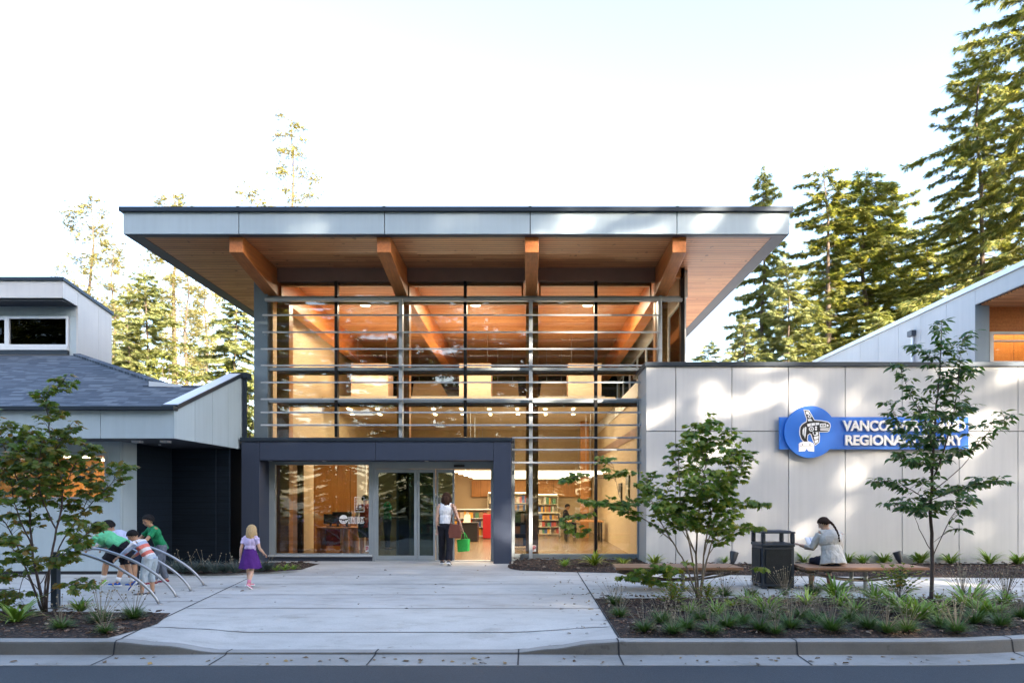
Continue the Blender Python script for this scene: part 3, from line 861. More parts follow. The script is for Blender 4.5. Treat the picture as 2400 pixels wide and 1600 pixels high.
hip = [(-18, BY0+0.11), (WX-0.31, BY0+0.11), (WX-0.31, 15.55), (X(395,15.72), 15.72), (X(180,19.75), 19.75), (-18, 19.75)]
sr = MB().prism([(x, y, rz_(y)) for x, y in hip], (0, 0, -0.09)).build('shingle_roof', M['shingle'], B)
m = MB(); a, b = Vector((X(395,15.72), 15.72, rz_(15.72)+0.02)), Vector((X(180,19.75), 19.75, rz_(19.75)+0.02))
m.obox((a+b)/2, (b-a).normalized(), Vector((1,1,0.2)).cross((b-a).normalized()).normalized(), (b-a).normalized().cross(Vector((1,1,0.2)).cross((b-a).normalized())).normalized(), (b-a).length/2, 0.03, 0.09)
m.box(X(395,15.72)-0.6, WX-0.3, 15.73, 15.85, rz_(15.6)-0.1, rz_(15.72)+0.03)
m.build('ridge_cap', M['shingle'], sr)
m = MB().prism([(X(362,15.9), 15.66, rz_(15.66)+0.02), (X(395,15.72)+0.35, 15.6, rz_(15.6)+0.02), (X(395,15.72)+0.35, 15.6, rz_(15.6)+0.07), (X(362,15.9), 15.66, rz_(15.66)+0.14)], (0, 0.01, 0)); m.build('ridge_flashing', M['flashing_light'], sr)
# clerestory box on the roof
CX, CY = X(179.4, 19.8), 19.8
zc0 = Z(717.6, CY)
cb = MB().box(-20, CX-0.012, CY, CY+0.1, Z(742,CY)+0.01, zc0).box(X(163,CY), CX-0.012, CY, CY+0.1, Z(830,CY)-0.4, Z(742,CY)+0.0)
cbo = cb.build('clerestory_box', M['panel'], B)
m = MB()
for a, b in ((CY+0.0, 20.75), (20.76, 21.4)): m.prism([(CX-0.01, a, 5.4), (CX-0.01, b, 5.4), (CX-0.01, b, zc0+0.0+0.62-0.14*(b-19.17)), (CX-0.01, a, zc0+0.62-0.14*(a-19.17))], (0.05, 0, 0))
m.prism([(CX-0.01, 19.17, Z(697.7,19.17)), (CX-0.01, CY-0.008, zc0), (CX-0.01, CY-0.008, zc0+0.53), (CX-0.01, 19.17, Z(657.7,19.17))], (0.05, 0, 0))
m.box(-20, CX-0.012, 19.17, 19.23, Z(697.7,19.17), Z(657.7,19.17))
m.build('fascia', M['panel_warm'], cbo)
m = MB().prism([(CX+0.08, 19.12, Z(657.7,19.17)+0.004), (CX+0.08, 21.45, 7.32), (CX+0.08, 21.45, 7.42), (CX+0.08, 19.12, Z(649.5,19.17))], (-7, 0, 0)); m.build('coping', M['flashing'], cbo)
MB().box(-20, CX-0.015, 19.24, CY+0.05, zc0+0.002, zc0+0.03).build('soffit', M['eave'], cbo)
def rwin(p0, p1, q0, q1, g0, g1, h0, h1, Y, mt, name, parent, gl, depth=0.06, rev=None):
    """window given by outer frame (p,q) and glass (g,h) edges in the facade"""
    f = MB().box(X(p0,Y), X(g0,Y), Y-depth, Y+0.03, Z(q1,Y), Z(q0,Y)).box(X(g1,Y), X(p1,Y), Y-depth, Y+0.03, Z(q1,Y), Z(q0,Y))
    f.box(X(g0,Y), X(g1,Y), Y-depth, Y+0.03, Z(h0,Y), Z(q0,Y)).box(X(g0,Y), X(g1,Y), Y-depth, Y+0.03, Z(q1,Y), Z(h1,Y))
    o = f.build(name, mt, parent)
    MB().box(X(g0,Y), X(g1,Y), Y-0.006, Y+0.004, Z(h1,Y), Z(h0,Y)).build('glass_pane', gl, o)
    return o
rwin(20.4, 162, 742, 811, 24.5, 157.5, 747.6, 808, CY, M['flashing_light'], 'clerestory_window', B, M['dark_glass'])
rwin(-140, 20, 742, 811, -136, 14, 750, 806, CY, M['flashing_light'], 'clerestory_window', B, M['dark_glass'])
MB().box(-20, X(162.5,CY), CY-0.12, CY+0.05, Z(821.5,CY), Z(812,CY)).build('sill', M['flashing_light'], cbo)
MB().box(-20, X(162.5,CY), CY-0.1, CY+0.05, Z(832,CY), Z(822,CY)).build('flashing', M['flashing'], cbo)
MB().box(-20, CX-0.2, 21.3, 21.4, 5.5, 7.2).build('backing', M['joint'], cbo)
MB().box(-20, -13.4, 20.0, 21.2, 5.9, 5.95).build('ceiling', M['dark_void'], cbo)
# panelled wall under the soffit with its window
LY0 = 14.4
lx = X(282, LY0)
w0, w1, v0, v1 = -300, 254, 1059, 1172
pl = MB()
pl.box(X(w1,LY0), lx, LY0, LY0+0.08, 0.07, zb0-0.006)
for a, b in ((-420, 26.8), (27.8, w1)):
    pl.box(X(a,LY0), X(b,LY0), LY0, LY0+0.08, 0.07, Z(v1,LY0))
pl.box(X(-420,LY0), X(w1,LY0), LY0, LY0+0.08, Z(v0,LY0), zb0-0.006)
pl.box(lx-0.08, lx+0.003, LY0+0.09, 15.0, 0.07, zb0-0.006)
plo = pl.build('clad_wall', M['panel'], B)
MB().box(-18, lx-0.01, LY0+0.02, LY0+0.5, 0.0, 0.068).box(lx-0.3, lx-0.01, LY0+0.5, 14.99, 0, 0.068).build('plinth', M['joint'], plo)
rwin(w0, w1, v0, v1, -296, 247, 1067.5, 1164, LY0, M['frame'], 'wing_window', B, M['glass'], 0.035)
m = MB()
for px in (112,): m.box(X(px-4,LY0), X(px+4,LY0), LY0-0.03, LY0+0.02, Z(1164,LY0), Z(1067.5,LY0))
m.build('mullion', M['frame'], plo)
# room behind that window
rm = MB().box(-18, lx-0.1, 18.0, 18.1, 0, zb0-0.02).box(lx-0.12, lx-0.025, 15.02, 18.0, 0, zb0-0.02).build('reading_room_wall', M['orange_wood'], B)
MB().box(-18, lx-0.13, LY0+0.1, 18.0, zb0-0.03, zb0-0.012).build('reading_room_ceiling', M['column_wood'], B)
# navy siding in the recess
nv_ = MB().box(lx-0.02, X(505,16.5), 16.5, 16.6, 0, zb0-0.006).box(X(506.5,16.56), X(537,16.56), 16.56, 16.64, 0, zb0+0.3)
nv_.box(lx-0.02, lx-0.001, 15.005, 16.49, 0, zb0-0.006)
nv_.build('siding_wall', M['navy'], B)
MB().box(X(537,16.9), X(566,16.9), 16.9, 16.95, 0, 3.0).build('gap_dark_sheet', M['mullion'], B)  # black sheet standing in for the dark gap beside the portal

# ================================================================== panelled wing with the sign
SY = 16.1
sx0, sx1, sz1 = X(1515, SY), 14.0, Z(859, SY)
jn = [1515, 1584, 1715.5, 1848, 1981, 2114.5, 2248, 2386, 2530, 2680]
zj = Z(1010, SY)
m = MB()
for a, b in zip(jn, jn[1:]):
    m.box(X(a,SY)+(0.0 if a == 1515 else 0.009), X(b,SY)-0.009, SY, SY+0.05, 0.06, zj-0.009)
    m.box(X(a,SY)+(0.0 if a == 1515 else 0.009), X(b,SY)-0.009, SY, SY+0.05, zj+0.009, sz1)
m.box(sx0, sx0+0.05, SY+0.055, GY-0.06, Z(921,SY), sz1).box(sx0+0.004, sx0+0.05, SY+0.055, GY-0.08, 0.06, Z(921,SY)-0.006)
sg = m.build('sign_wall', M['panel_warm'], B)
m = MB().box(sx0+0.055, sx1, SY+0.052, SY+0.2, 0.0, sz1-0.01).box(sx0+0.052, sx0+0.2, SY+0.2, GY+0.1, 0, sz1-0.01); m.build('backing', M['joint'], sg)
MB().box(sx0-0.04, sx1, SY-0.04, SY+0.28, sz1+0.003, Z(848.5,SY)).box(sx0-0.04, sx0+0.28, SY+0.28, GY+0.5, sz1+0.003, Z(848.5,SY)).build('coping', M['flashing'], sg, bevel=0.006)
MB().box(sx0+0.25, 14, SY+0.25, 31, 4.45, 4.55).build('wing_roof', M['flashing_light'], B)
MB().box(HXL+1.2, 14, 30.9, 31, 0, 4.45).build('rear_wall', M['panel'], B)
MB().box(sx0-0.035, sx0-0.003, GY-0.2, GY-0.07, 0.1, Z(921,SY)).build('corner_flashing', M['frame'], B)
# taller gabled volume behind: wall facing the hall, raking away
UX = 11.5
zt1, zt0 = 6.98, 4.5
yj = [17.6 + i*1.22 for i in range(0, 9)]
m = MB()
for a, b in zip(yj, yj[1:]): m.box(UX, UX+0.06, a+0.006, b-0.006, zt0, zt1)
m.box(UX, UX+0.06, 13.5, 17.596, 6.58, zt1)
up_ = m.build('gable_wall', M['panel_warm'], B)
MB().box(UX+0.062, UX+0.2, 17.62, 27.4, zt0, zt1).box(UX+0.062, UX+0.16, 13.5, 17.6, 6.6, zt1).build('backing', M['joint'], up_)
MB().box(UX-0.05, UX+3, 13.4, 27.6, zt1+0.004, 7.11).build('coping', M['flashing_light'], up_)
MB().box(UX+0.003, X(2319,17.6), 17.602, 17.7, zt0, 6.575).build('end_panel', M['panel'], up_)
gw = X(2319, 17.7)
MB().box(UX+0.165, 16, 13.5, 20, 6.56, 6.6).build('soffit', M['soffit'], up_)
m = MB().prism([(gw, 17.72, Z(777,17.7)), (16, 17.72, Z(777,17.7)), (16, 17.72, 6.55), (gw, 17.72, 6.55)], (0, 0.06, 0)); m.build('gable_board', M['beam'], up_)
f = MB().box(gw, gw+0.1, 17.68, 17.78, zt0, Z(777,17.7)-0.003).box(gw+0.1, 16, 17.68, 17.78, Z(783,17.7), Z(777,17.7)-0.003).box(gw+0.1, 16, 17.68, 17.78, zt0, Z(846,17.7)).box(gw+0.1, 16, 17.68, 17.78, Z(800,17.7), Z(797,17.7)).build('gable_window', M['flashing_light'], B)
MB().box(gw+0.1, 16, 17.72, 17.73, Z(846,17.7), Z(783,17.7)).build('glass_pane', M['glass'], f)
MB().box(UX+0.3, 16, 18.6, 18.7, 4.5, 6.5).build('gable_room_wall', M['orange_wood'], B)
dp = MB().box(UX-0.07, UX-0.003, 20.35, 20.45, zt0, 6.42).build('downpipe', M['flashing_light'], up_)
MB().box(UX-0.14, UX-0.003, 20.28, 20.52, 6.42, 6.58).build('rain_head', M['eave'], dp)
# ================================================================== sign on the panelled wall
M['sign_blue'] = mat_noise('blue_sign_enamel', (0.012, 0.14, 0.56), 0.35, 2, 0.06)
M['sign_edge'] = mat_flat('brushed_letter_metal', (0.72, 0.72, 0.72), 0.35, 0.2)
M['ink'] = mat_flat('black_ink', (0.006, 0.006, 0.007), 0.5)
sd = 15.94
sign = empty('library_sign', (X(2050, sd), SY, Z(1012, sd)), 'blue library sign with raised white lettering and a round whale emblem', 'sign')
MB().box(X(1828.6,sd), X(2274,sd), SY-0.10, SY-0.06, Z(1052,sd), Z(976,sd)).build('sign_board', M['sign_blue'], sign, bevel=0.003)
m = MB()
for px in (1850, 2000, 2150, 2255):
    for py in (990, 1038): m.box(X(px,sd)-.02, X(px,sd)+.02, SY-0.059, SY-0.002, Z(py,sd)-.02, Z(py,sd)+.02)
m.build('bracket', M['flashing'], sign)
cx_, cz_, rr = X(1899.6, sd), Z(1011.4, sd), 61*sd/F
m = MB(); n = 72
m.prism([(cx_+rr*math.cos(2*math.pi*i/n), SY-0.15, cz_+rr*math.sin(2*math.pi*i/n)) for i in range(n)], (0, 0.045, 0))
dsk = m.build('emblem_disc', M['sign_blue'], sign)
MB().box(cx_-.3, cx_+.3, SY-0.1045, SY-0.1005, cz_-.2, cz_+.2).build('spacer', M['flashing'], sign)
def emb(polys, y, mt, name, grow=0.0):
    mb = MB(); k = rr/300
    for p in polys:
        c = Vector((sum(a for a, b in p)/len(p), sum(b for a, b in p)/len(p)))
        q = []
        n_ = len(p)
        for i in range(n_):
            a, b, d = Vector(p[i-1]), Vector(p[i]), Vector(p[(i+1) % n_])
            e1, e2 = (b-a).normalized(), (d-b).normalized()
            nr = Vector((e1.y+e2.y, -(e1.x+e2.x)))
            if nr.length > 1e-6: nr.normalize()
            q.append(b + nr*grow)
        mb.prism([(cx_+(a-392)*k, y, cz_-(b-350)*k) for a, b in q], (0, 0.003, 0))
    return mb.build(name, mt, dsk)
def oval(x, y, a, b, n=16): return [(x+a*math.cos(2*math.pi*i/n), y+b*math.sin(2*math.pi*i/n)) for i in range(n)]
fin = [(320,100), (372,110), (403,160), (438,222), (400,242), (348,244), (354,200), (336,150)]
body = [(272,340), (278,296), (302,264), (342,240), (440,220), (520,226), (588,240), (612,256), (617,282), (605,336), (588,347), (488,350), (494,400), (488,468), (448,502), (427,450), (402,378), (384,366), (358,388), (352,440), (362,464), (318,464), (290,430), (274,382)]
tail = [(264,492), (278,477), (322,467), (374,467), (413,482), (428,502), (430,572), (372,566), (348,536), (326,566), (264,572)]
emb([fin], SY-0.1555, M['white'], 'emblem_outline', 9)
emb([body], SY-0.1565, M['white'], 'emblem_outline', 9)
emb([tail], SY-0.1560, M['white'], 'emblem_outline', 7)
emb([fin], SY-0.1600, M['ink'], 'emblem_ink', -1)
emb([body], SY-0.1612, M['ink'], 'emblem_ink', -1)
wh = [[(335,115),(366,118),(385,155),(345,150)], oval(381,172,22,19), [(362,205),(395,200),(415,225),(365,228)],
      [(352,262),(395,250),(395,285),(360,292)], [(402,250),(440,246),(445,275),(402,285)], [(448,246),(492,244),(492,268),(452,276)],
      oval(402,318,30,28), oval(455,296,13,11), oval(455,322,12,14), [(500,255),(570,252),(572,296),(500,298)], [(578,262),(600,268),(598,292),(580,292)], [(503,308),(604,306),(602,334),(505,334)],
      [(330,290),(344,300),(336,390),(328,430),(318,392)], [(300,330),(318,296),(322,310),(310,400),(300,372)],
      [(415,352),(478,352),(480,385),(440,400),(420,378)], [(428,410),(484,395),(482,430),(440,440)], [(436,448),(480,440),(478,466),(450,486)],
      [(275,490),(415,490),(415,512),(275,512)], [(274,518),(330,518),(316,560),(274,562)], [(366,518),(418,518),(418,562),(380,558)]]
emb(wh, SY-0.1648, M['cream'] if False else M['white'], 'emblem_detail', 0)
bk_ = [oval(381,172,11,9), oval(402,318,19,17), oval(402,318,0.1,0.1), [(510,268),(560,266),(560,284),(510,284)], [(506,319),(602,317),(602,322),(506,323)], oval(440,368,14,16), oval(300,498,9,7), oval(384,498,9,7), [(275,514),(418,514),(418,517),(275,517)]]
emb([b for b in bk_ if b[0][0]-b[8 % len(b)][0] != 0.2], SY-0.1682, M['ink'], 'emblem_detail', 0)
emb([oval(402,318,9,8), [(520,273),(550,272),(550,278),(520,279)]], SY-0.1712, M['white'], 'emblem_detail', 0)
tl = M['sign_edge']
place_text('lettering', 'VANCOUVER ISLAND', X(1976,sd), X(2264,sd), Z(1009.5,sd), Z(984.5,sd), SY-0.102, 0.05, tl, sign, 0.035, 0.97)
place_text('lettering', 'REGIONAL LIBRARY', X(1982,sd), X(2260,sd), Z(1043,sd), Z(1018.5,sd), SY-0.102, 0.05, tl, sign, 0.035, 0.97)

# ================================================================== lights and furnishings inside
LIGHT = 0.16
LAMP = mat_emit('warm_lamp', (1.0, 0.80, 0.52), 1.6)
TUBE = mat_emit('warm_tube', (1.0, 0.86, 0.62), 0.8)
def area(name, loc, sx, sy, power, parent, col=(1.0, 0.86, 0.65), up=False):
    d = bpy.data.lights.new(name, 'AREA'); d.shape = 'RECTANGLE'; d.size, d.size_y = sx, sy; d.energy = power*LIGHT; d.color = col
    o = bpy.data.objects.new(name, d); COL.objects.link(o); o.parent = parent
    o.location = Vector(loc) - world_loc(parent)
    if up: o.rotation_euler = (math.pi, 0, 0)
    return o
# downlights recessed in the gallery slab
k = 0
rowsd = [(23.2, [-6.1 + .95*q for q in range(9)]), (24.7, [-6.4 + 1.0*q for q in range(9)])]
for y, xsd in rowsd:
    for x in xsd:
        long_ = (k % 2 == 0)
        d = MB()
        if long_: d.box(x-0.045, x+0.045, y-0.2, y+0.2, 4.585, 4.615)
        else: d.lathe((x, y, 4.588), [(0.07, 0), (0.07, 0.027)], 12)
        d.build('downlight', LAMP, None, label=('lit linear downlight' if long_ else 'lit round downlight') + ' in the gallery ceiling at the back of the hall', cat='downlight', group='linear downlights in the gallery ceiling' if long_ else 'round downlights in the gallery ceiling')
        k += 1
# hall lamps: flush round fittings on the timber ceiling
hl = [(-4.9, 20.4, 'over the left bay'), (-1.6, 20.4, 'over the middle bay'), (1.75, 20.4, 'over the right bay')]
for x, y, w in hl:
    e = empty('ceiling_lamp', (x, y, ZS-0.1), 'round ceiling lamp on the cedar ceiling %s of the hall' % w, 'ceiling lamp')
    MB().lathe((x, y, ZS-0.1), [(0.16, 0.0), (0.19, 0.03), (0.19, 0.09)], 20).build('housing', M['alu'], e)
    MB().lathe((x, y, ZS-0.112), [(0.14, 0.0), (0.15, 0.012)], 20).build('diffuser', LAMP, e)
    area('lamp_light', (x, y, ZS-0.13), 1.6, 1.6, 330, e)
# unseen uplights added on the gallery edge to brighten timber ceiling and side wall
up0 = empty('added_uplight', (-2, 22.6, 4.93), 'added unseen light strip on the gallery edge, brightening the cedar ceiling', 'strip light')
MB().box(-6.4, 2.5, 22.5, 22.6, 4.905, 4.94).build('added_housing', M['alu'], up0)
area('hall_fill_light', (-2, 22.9, 5.0), 8.5, 0.5, 270, up0, (1.0, 0.84, 0.62), True)
area('hall_fill_light', (-2, 24.2, 4.55), 8.6, 2.6, 300, up0, (1.0, 0.82, 0.58))  # second added area light, facing down under the slab
# linear pendants over the shelves
for i, y in enumerate((21.5, 23.3, 25.2, 27.2, 29.2)):
    e = empty('pendant_light', (-0.2, y, 2.42), ('nearest', 'second', 'third', 'fourth', 'farthest')[i] + ' of the long linear pendant lights hanging over the book stacks', 'pendant light', 'linear pendant lights over the stacks')
    MB().box(-2.4, 2.5, y-0.06, y+0.06, 2.39, 2.45).build('tube', TUBE, e)
    m = MB()
    for x in (-2.0, 0.0, 2.1): m.tube([(x, y, 2.455), (x, y, 4.6)], 0.008, 5)
    m.build('cable', M['alu'], e)
    area('pendant_glow', (-0.2, y, 2.37), 4.6, 0.12, 75, e, (1.0, 0.76, 0.46))
# felt acoustic boxes hanging in the hall
for i, (a, b) in enumerate(((822, 910), (1076, 1151), (1331, 1410))):
    y0, y1 = 24.0, 24.9
    w = ('leftmost', 'middle', 'rightmost')[i]
    e = empty('hanging_baffle', ((X(a,y0)+X(b,y0))/2, y0, Z(932,y0)), '%s of the three square peach acoustic boxes hanging in the hall' % w, 'acoustic panel', 'peach acoustic boxes')
    MB().box(X(a,y0), X(b,y0), y0, y1, Z(932,y0), Z(851,y0)).build('felt_box', M['peach'], e, bevel=0.02)
    m = MB()
    for x in (X(a,y0)+.15, X(b,y0)-.15): m.tube([(x, y0+.4, Z(851,y0)), (x, y0+.4, ZS-.01)], 0.006, 5)
    m.build('cable', M['alu'], e)
for i, (a0, a1, b0, b1) in enumerate(((965, 1025, 965, 1052), (1153, 1213, 1153, 1216), (1270, 1329, 1264, 1329))):
    y0 = 26.2; w = ('left', 'middle', 'right')[i]
    e = empty('hanging_baffle', ((X(b0,y0)+X(b1,y0))/2, y0, Z(932,y0)), '%s tilted olive acoustic panel hanging lower behind the peach boxes' % w, 'acoustic panel', 'tilted tan acoustic panels')
    MB().prism([(X(b0,y0), y0, Z(933,y0)), (X(b1,y0), y0, Z(933,y0)), (X(a1,y0), y0+.5, Z(888,y0)), (X(a0,y0), y0+.5, Z(888,y0))], (0, 0.04, 0.02)).build('felt_panel', M['tan_felt'], e)
    m = MB()
    for x in (X(a0,y0)+.2, X(a1,y0)-.2): m.tube([(x, y0+.5, Z(889,y0)), (x, y0+.5, ZS-.01)], 0.006, 5)
    m.build('cable', M['alu'], e)

# interior partitions
MB().box(X(735,21), X(838,21), 21.0, 21.1, 0.005, 2.60).build('partition_wall', M['orange_wood'], B)
MB().box(X(838.5,21), X(859,21), 20.9, 21.1, 0.005, 2.60).build('partition_post', M['white_paint'], B)
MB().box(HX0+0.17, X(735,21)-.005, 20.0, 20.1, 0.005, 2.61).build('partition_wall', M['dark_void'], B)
MB().box(-2.6, 2.8, 30.9, 31.04, 1.62, 2.35).build('wood_panelling', M['orange_wood'], B)
MB().box(X(1361,27), X(1380,27), 27.0, 27.3, 0.005, 4.6).build('timber_column', M['column_wood'], B)
area('reception_glow', (X(790,20), 19.6, 2.55), 1.6, 0.8, 26, B, (1.0, 0.72, 0.40))
area('room_glow', (-11.5, 16.4, zb0-0.1), 2.6, 0.5, 170, B, (1.0, 0.78, 0.52))
area('gable_fill_light', (13.4, 18.15, 6.5), 3.0, 0.5, 110, B, (1.0, 0.74, 0.45))  # area light without a fitting, added to brighten the gable room
e = empty('strip_lamp', (X(185,16.2), 16.2, zb0-0.1), 'bright linear lamp under the ceiling of the room in the shingled wing', 'ceiling lamp')
MB().box(X(150,16.2), X(206,16.2), 16.1, 16.3, 2.56, 2.61).build('diffuser', LAMP, e)
m = MB()
for x in (X(160,16.2), X(196,16.2)): m.tube([(x, 16.2, 2.61), (x, 16.2, zb0-0.03)], 0.006, 5)
m.build('cable', M['alu'], e)
e = empty('strip_lamp', (X(243,17), 17.0, zb0-0.1), 'short linear lamp at the far right of the room in the shingled wing', 'ceiling lamp')
MB().box(X(233,17), X(249,17), 16.95, 17.05, 2.52, 2.57).build('diffuser', LAMP, e)
MB().tube([(X(241,17), 17, 2.57), (X(241,17), 17, zb0-0.03)], 0.006, 5).build('cable', M['alu'], e)
sh = empty('wall_shelf', (X(200,17.8), 17.8, 0.9), 'timber cupboard unit seen through the window of the shingled wing', 'cupboard')
MB().box(X(100,17.8), X(252,17.8), 17.6, 17.98, 0.3, 0.95).build('cabinet', M['column_wood'], sh)
MB().box(X(100,17.8), X(252,17.8), 17.55, 17.98, 0.96, 1.0).box(X(100,17.8), X(252,17.8), 17.6, 17.98, 1.5, 1.54).build('shelf', M['cream'], sh)

# bookcases
BOOKC = [(0.45,0.08,0.06),(0.06,0.12,0.3),(0.6,0.52,0.4),(0.1,0.25,0.14),(0.7,0.35,0.06),(0.12,0.1,0.1),(0.65,0.62,0.55),(0.35,0.2,0.1)]
BM = []
for i, c in enumerate(BOOKC):
    mt = mat_flat('book_cover', c, 0.5)
    mb = MB().box(-0.5,0.5,-0.5,0.5,0,1); o = mb.build('book', mt); BM.append(o.data); bpy.data.objects.remove(o)
NBOOK = [0]
BN = ('red','navy','cream','dark green','orange','black','white','brown')
def books(x0, x1, y, z, h, where, fill=0.85, wmin=0.05, wmax=0.14, depth=0.2):
    x = x0 + 0.03
    while x < x1 - 0.08 and NBOOK[0] < 280:
        w = rnd.uniform(wmin, wmax)
        if rnd.random() < fill:
            i = rnd.randrange(8); hh = h*rnd.uniform(0.68, 0.95)
            o = link_mesh('book', BM[i], None, (x+w/2, y+0.02, z), 0, (w*0.94, depth, hh))
            tag(o, '%s book standing on the shelves of %s' % (BN[i], where), 'book', '%s books on %s' % (BN[i], where)); NBOOK[0] += 1
        x += w
def bookcase(x0, x1, y, h, nsh, label, where, mt=None, wmin=.05, wmax=.14, d=0.34, fill=.85, lamp=False, open_back=False):
    mt = mt or M['cream']
    e = empty('bookcase', ((x0+x1)/2, y, 0.005), label, 'bookcase')
    f = MB().box(x0, x0+.03, y-d/2, y+d/2, .006, h).box(x1-.03, x1, y-d/2, y+d/2, .006, h)
    if not open_back: f.box(x0+.03, x1-.03, y+d/2-.02, y+d/2, .1, h)
    f.build('frame', mt, e)
    for i in range(nsh+1):
        z = 0.1 + (h-0.12)*i/nsh
        MB().box(x0+.031, x1-.031, y-d/2, y+d/2-.022, z-.02, z+.005).build('shelf', mt, e)
        if i < nsh: books(x0+.04, x1-.04, y-0.02, z+.006, (h-.12)/nsh-.05, where, fill, wmin, wmax)
    if lamp: MB().box(x0+.04, x1-.04, y-d/2-.04, y-d/2+.02, h+.01, h+.04).build('shelf_lamp', TUBE, e)
    return e
bookcase(-1.85, 0.05, 30.6, 1.78, 4, 'tall lit bookcase on the back wall seen through the open doorway', 'the tall lit bookcase', lamp=True, wmin=.06, wmax=.18)
bookcase(0.12, 1.30, 30.6, 1.70, 4, 'cream bookcase on the back wall right of the timber column', 'the cream back wall bookcase', lamp=True, wmin=.06, wmax=.16)
bookcase(0.35, 1.3, 28.4, 0.98, 3, 'low cream bookcase standing free before the back wall', 'the low free bookcase')
bookcase(-3.0, -1.1, 26.9, 1.15, 3, 'mid height display bookcase behind the black desk', 'the display bookcase', M['white'], .08, .2)
bookcase(-5.4, -3.6, 29.0, 1.75, 4, 'tall white bookcase behind the sliding door glass', 'the tall white bookcase', M['white'])
bookcase(-0.68, -0.06, 21.6, 1.2, 3, 'dark magazine bookcase beside the entrance glazing', 'the dark magazine bookcase', M['black'], .1, .2, .4)
e = empty('display_stand', (-1.62, 26.2, 0), 'red end panel display stand seen through the open doorway', 'display stand')
MB().box(X(1132,26.3), X(1153,26.3), 26.2, 26.9-.2, 0.03, 0.95).build('end_panel', M['red'], e, bevel=.01)
MB().box(X(1134,26.3), X(1151,26.3), 26.22, 26.68, 0.005, 0.028).build('base', M['black'], e)
e = empty('issue_desk', (-2.3, 24.9, 0), 'black issue desk with a tilted board seen through the open doorway', 'desk')
MB().box(X(1080,24.6), X(1119,24.6), 24.6, 25.3, 0.005, 0.66).build('desk_body', M['black'], e, bevel=.02)
MB().box(X(1079,24.6), X(1120,24.6), 24.57, 25.33, 0.662, 0.69).build('desktop', M['black'], e)
MB().prism([(X(1086,24.8), 24.8, .692), (X(1103,24.8), 24.8, .692), (X(1101,24.8), 24.95, .98), (X(1088,24.8), 24.95, .98)], (0,.02,0)).build('notice_board', M['cream'], e)
# reception desk with computers behind the big window
e = empty('reception_desk', (X(800,19.6), 19.6, 0), 'long reception counter with timber legs behind the big entrance window', 'counter')
MB().box(X(745,19.4), X(866,19.4), 19.3, 20.0, 0.72, 0.77).build('countertop', M['column_wood'], e, bevel=.006)
for px in (748, 802, 826, 862): MB().box(X(px,19.4)-.045, X(px,19.4)+.045, 19.35, 19.95, 0.006, 0.718).build('leg', M['column_wood'], e)
MB().box(X(752,19.4), X(798,19.4), 19.9, 19.93, .2, .715).build('modesty_panel', M['red'], e)
for i, (px, w) in enumerate(((775, .38), (792, .3), (813, .3))):
    x = X(px, 19.6); y = 19.55
    o = empty('computer_monitor', (x, y, .771), ('broad black monitor at the left of the reception counter', 'upright black monitor in the middle of the reception counter', 'upright black monitor at the right of the reception counter')[i], 'monitor')
    MB().box(x-w/2, x+w/2, y, y+.03, .86, 1.2 if i else 1.14).build('screen', M['black'], o, bevel=.006)
    MB().box(x-.03, x+.03, y+.031, y+.06, .79, 1.0).box(x-.1, x+.1, y-.03, y+.13, .772, .79).build('stand', M['black'], o)
e = empty('service_counter', (X(905,21.5), 21.8, 0), 'tan service counter behind the sliding door glass', 'counter')
MB().box(X(868,21.5), X(948,21.5), 21.5, 22.0, 0.006, 0.95).build('counter_body', M['tan_felt'], e, bevel=.01)
MB().box(X(866,21.5), X(950,21.5), 21.45, 22.05, .952, .99).build('countertop', M['black'], e)
# wall displays on the interior right wall and a reading table
for i, (y, z) in enumerate(((19.6, 1.55), (21.2, 1.35))):
    e = empty('notice_board', (HXL-.06, y, z), ('nearer', 'farther')[i] + ' dark notice board with papers on the tan wall inside', 'notice board')
    MB().box(HXL-.05, HXL-.005, y-.3, y+.3, z, z+.7).build('board', M['black'], e)
    m = MB()
    for k in range(3): m.box(HXL-.056, HXL-.051, y-.22+.16*k, y-.1+.16*k, z+.1+.08*(k%2), z+.42)
    m.build('paper', M['cream'], e)
e = empty('reading_table', (2.1, 25.2, 0), 'dark reading table near the right wall inside the hall', 'table')
MB().box(1.3, 2.7, 24.7, 25.7, .71, .75).build('tabletop', M['column_wood'], e)
for dx in (1.36, 2.62):
    for dy in (24.76, 25.64): MB().box(dx-.035, dx+.035, dy-.035, dy+.035, .006, .708).build('leg', M['black'], e)

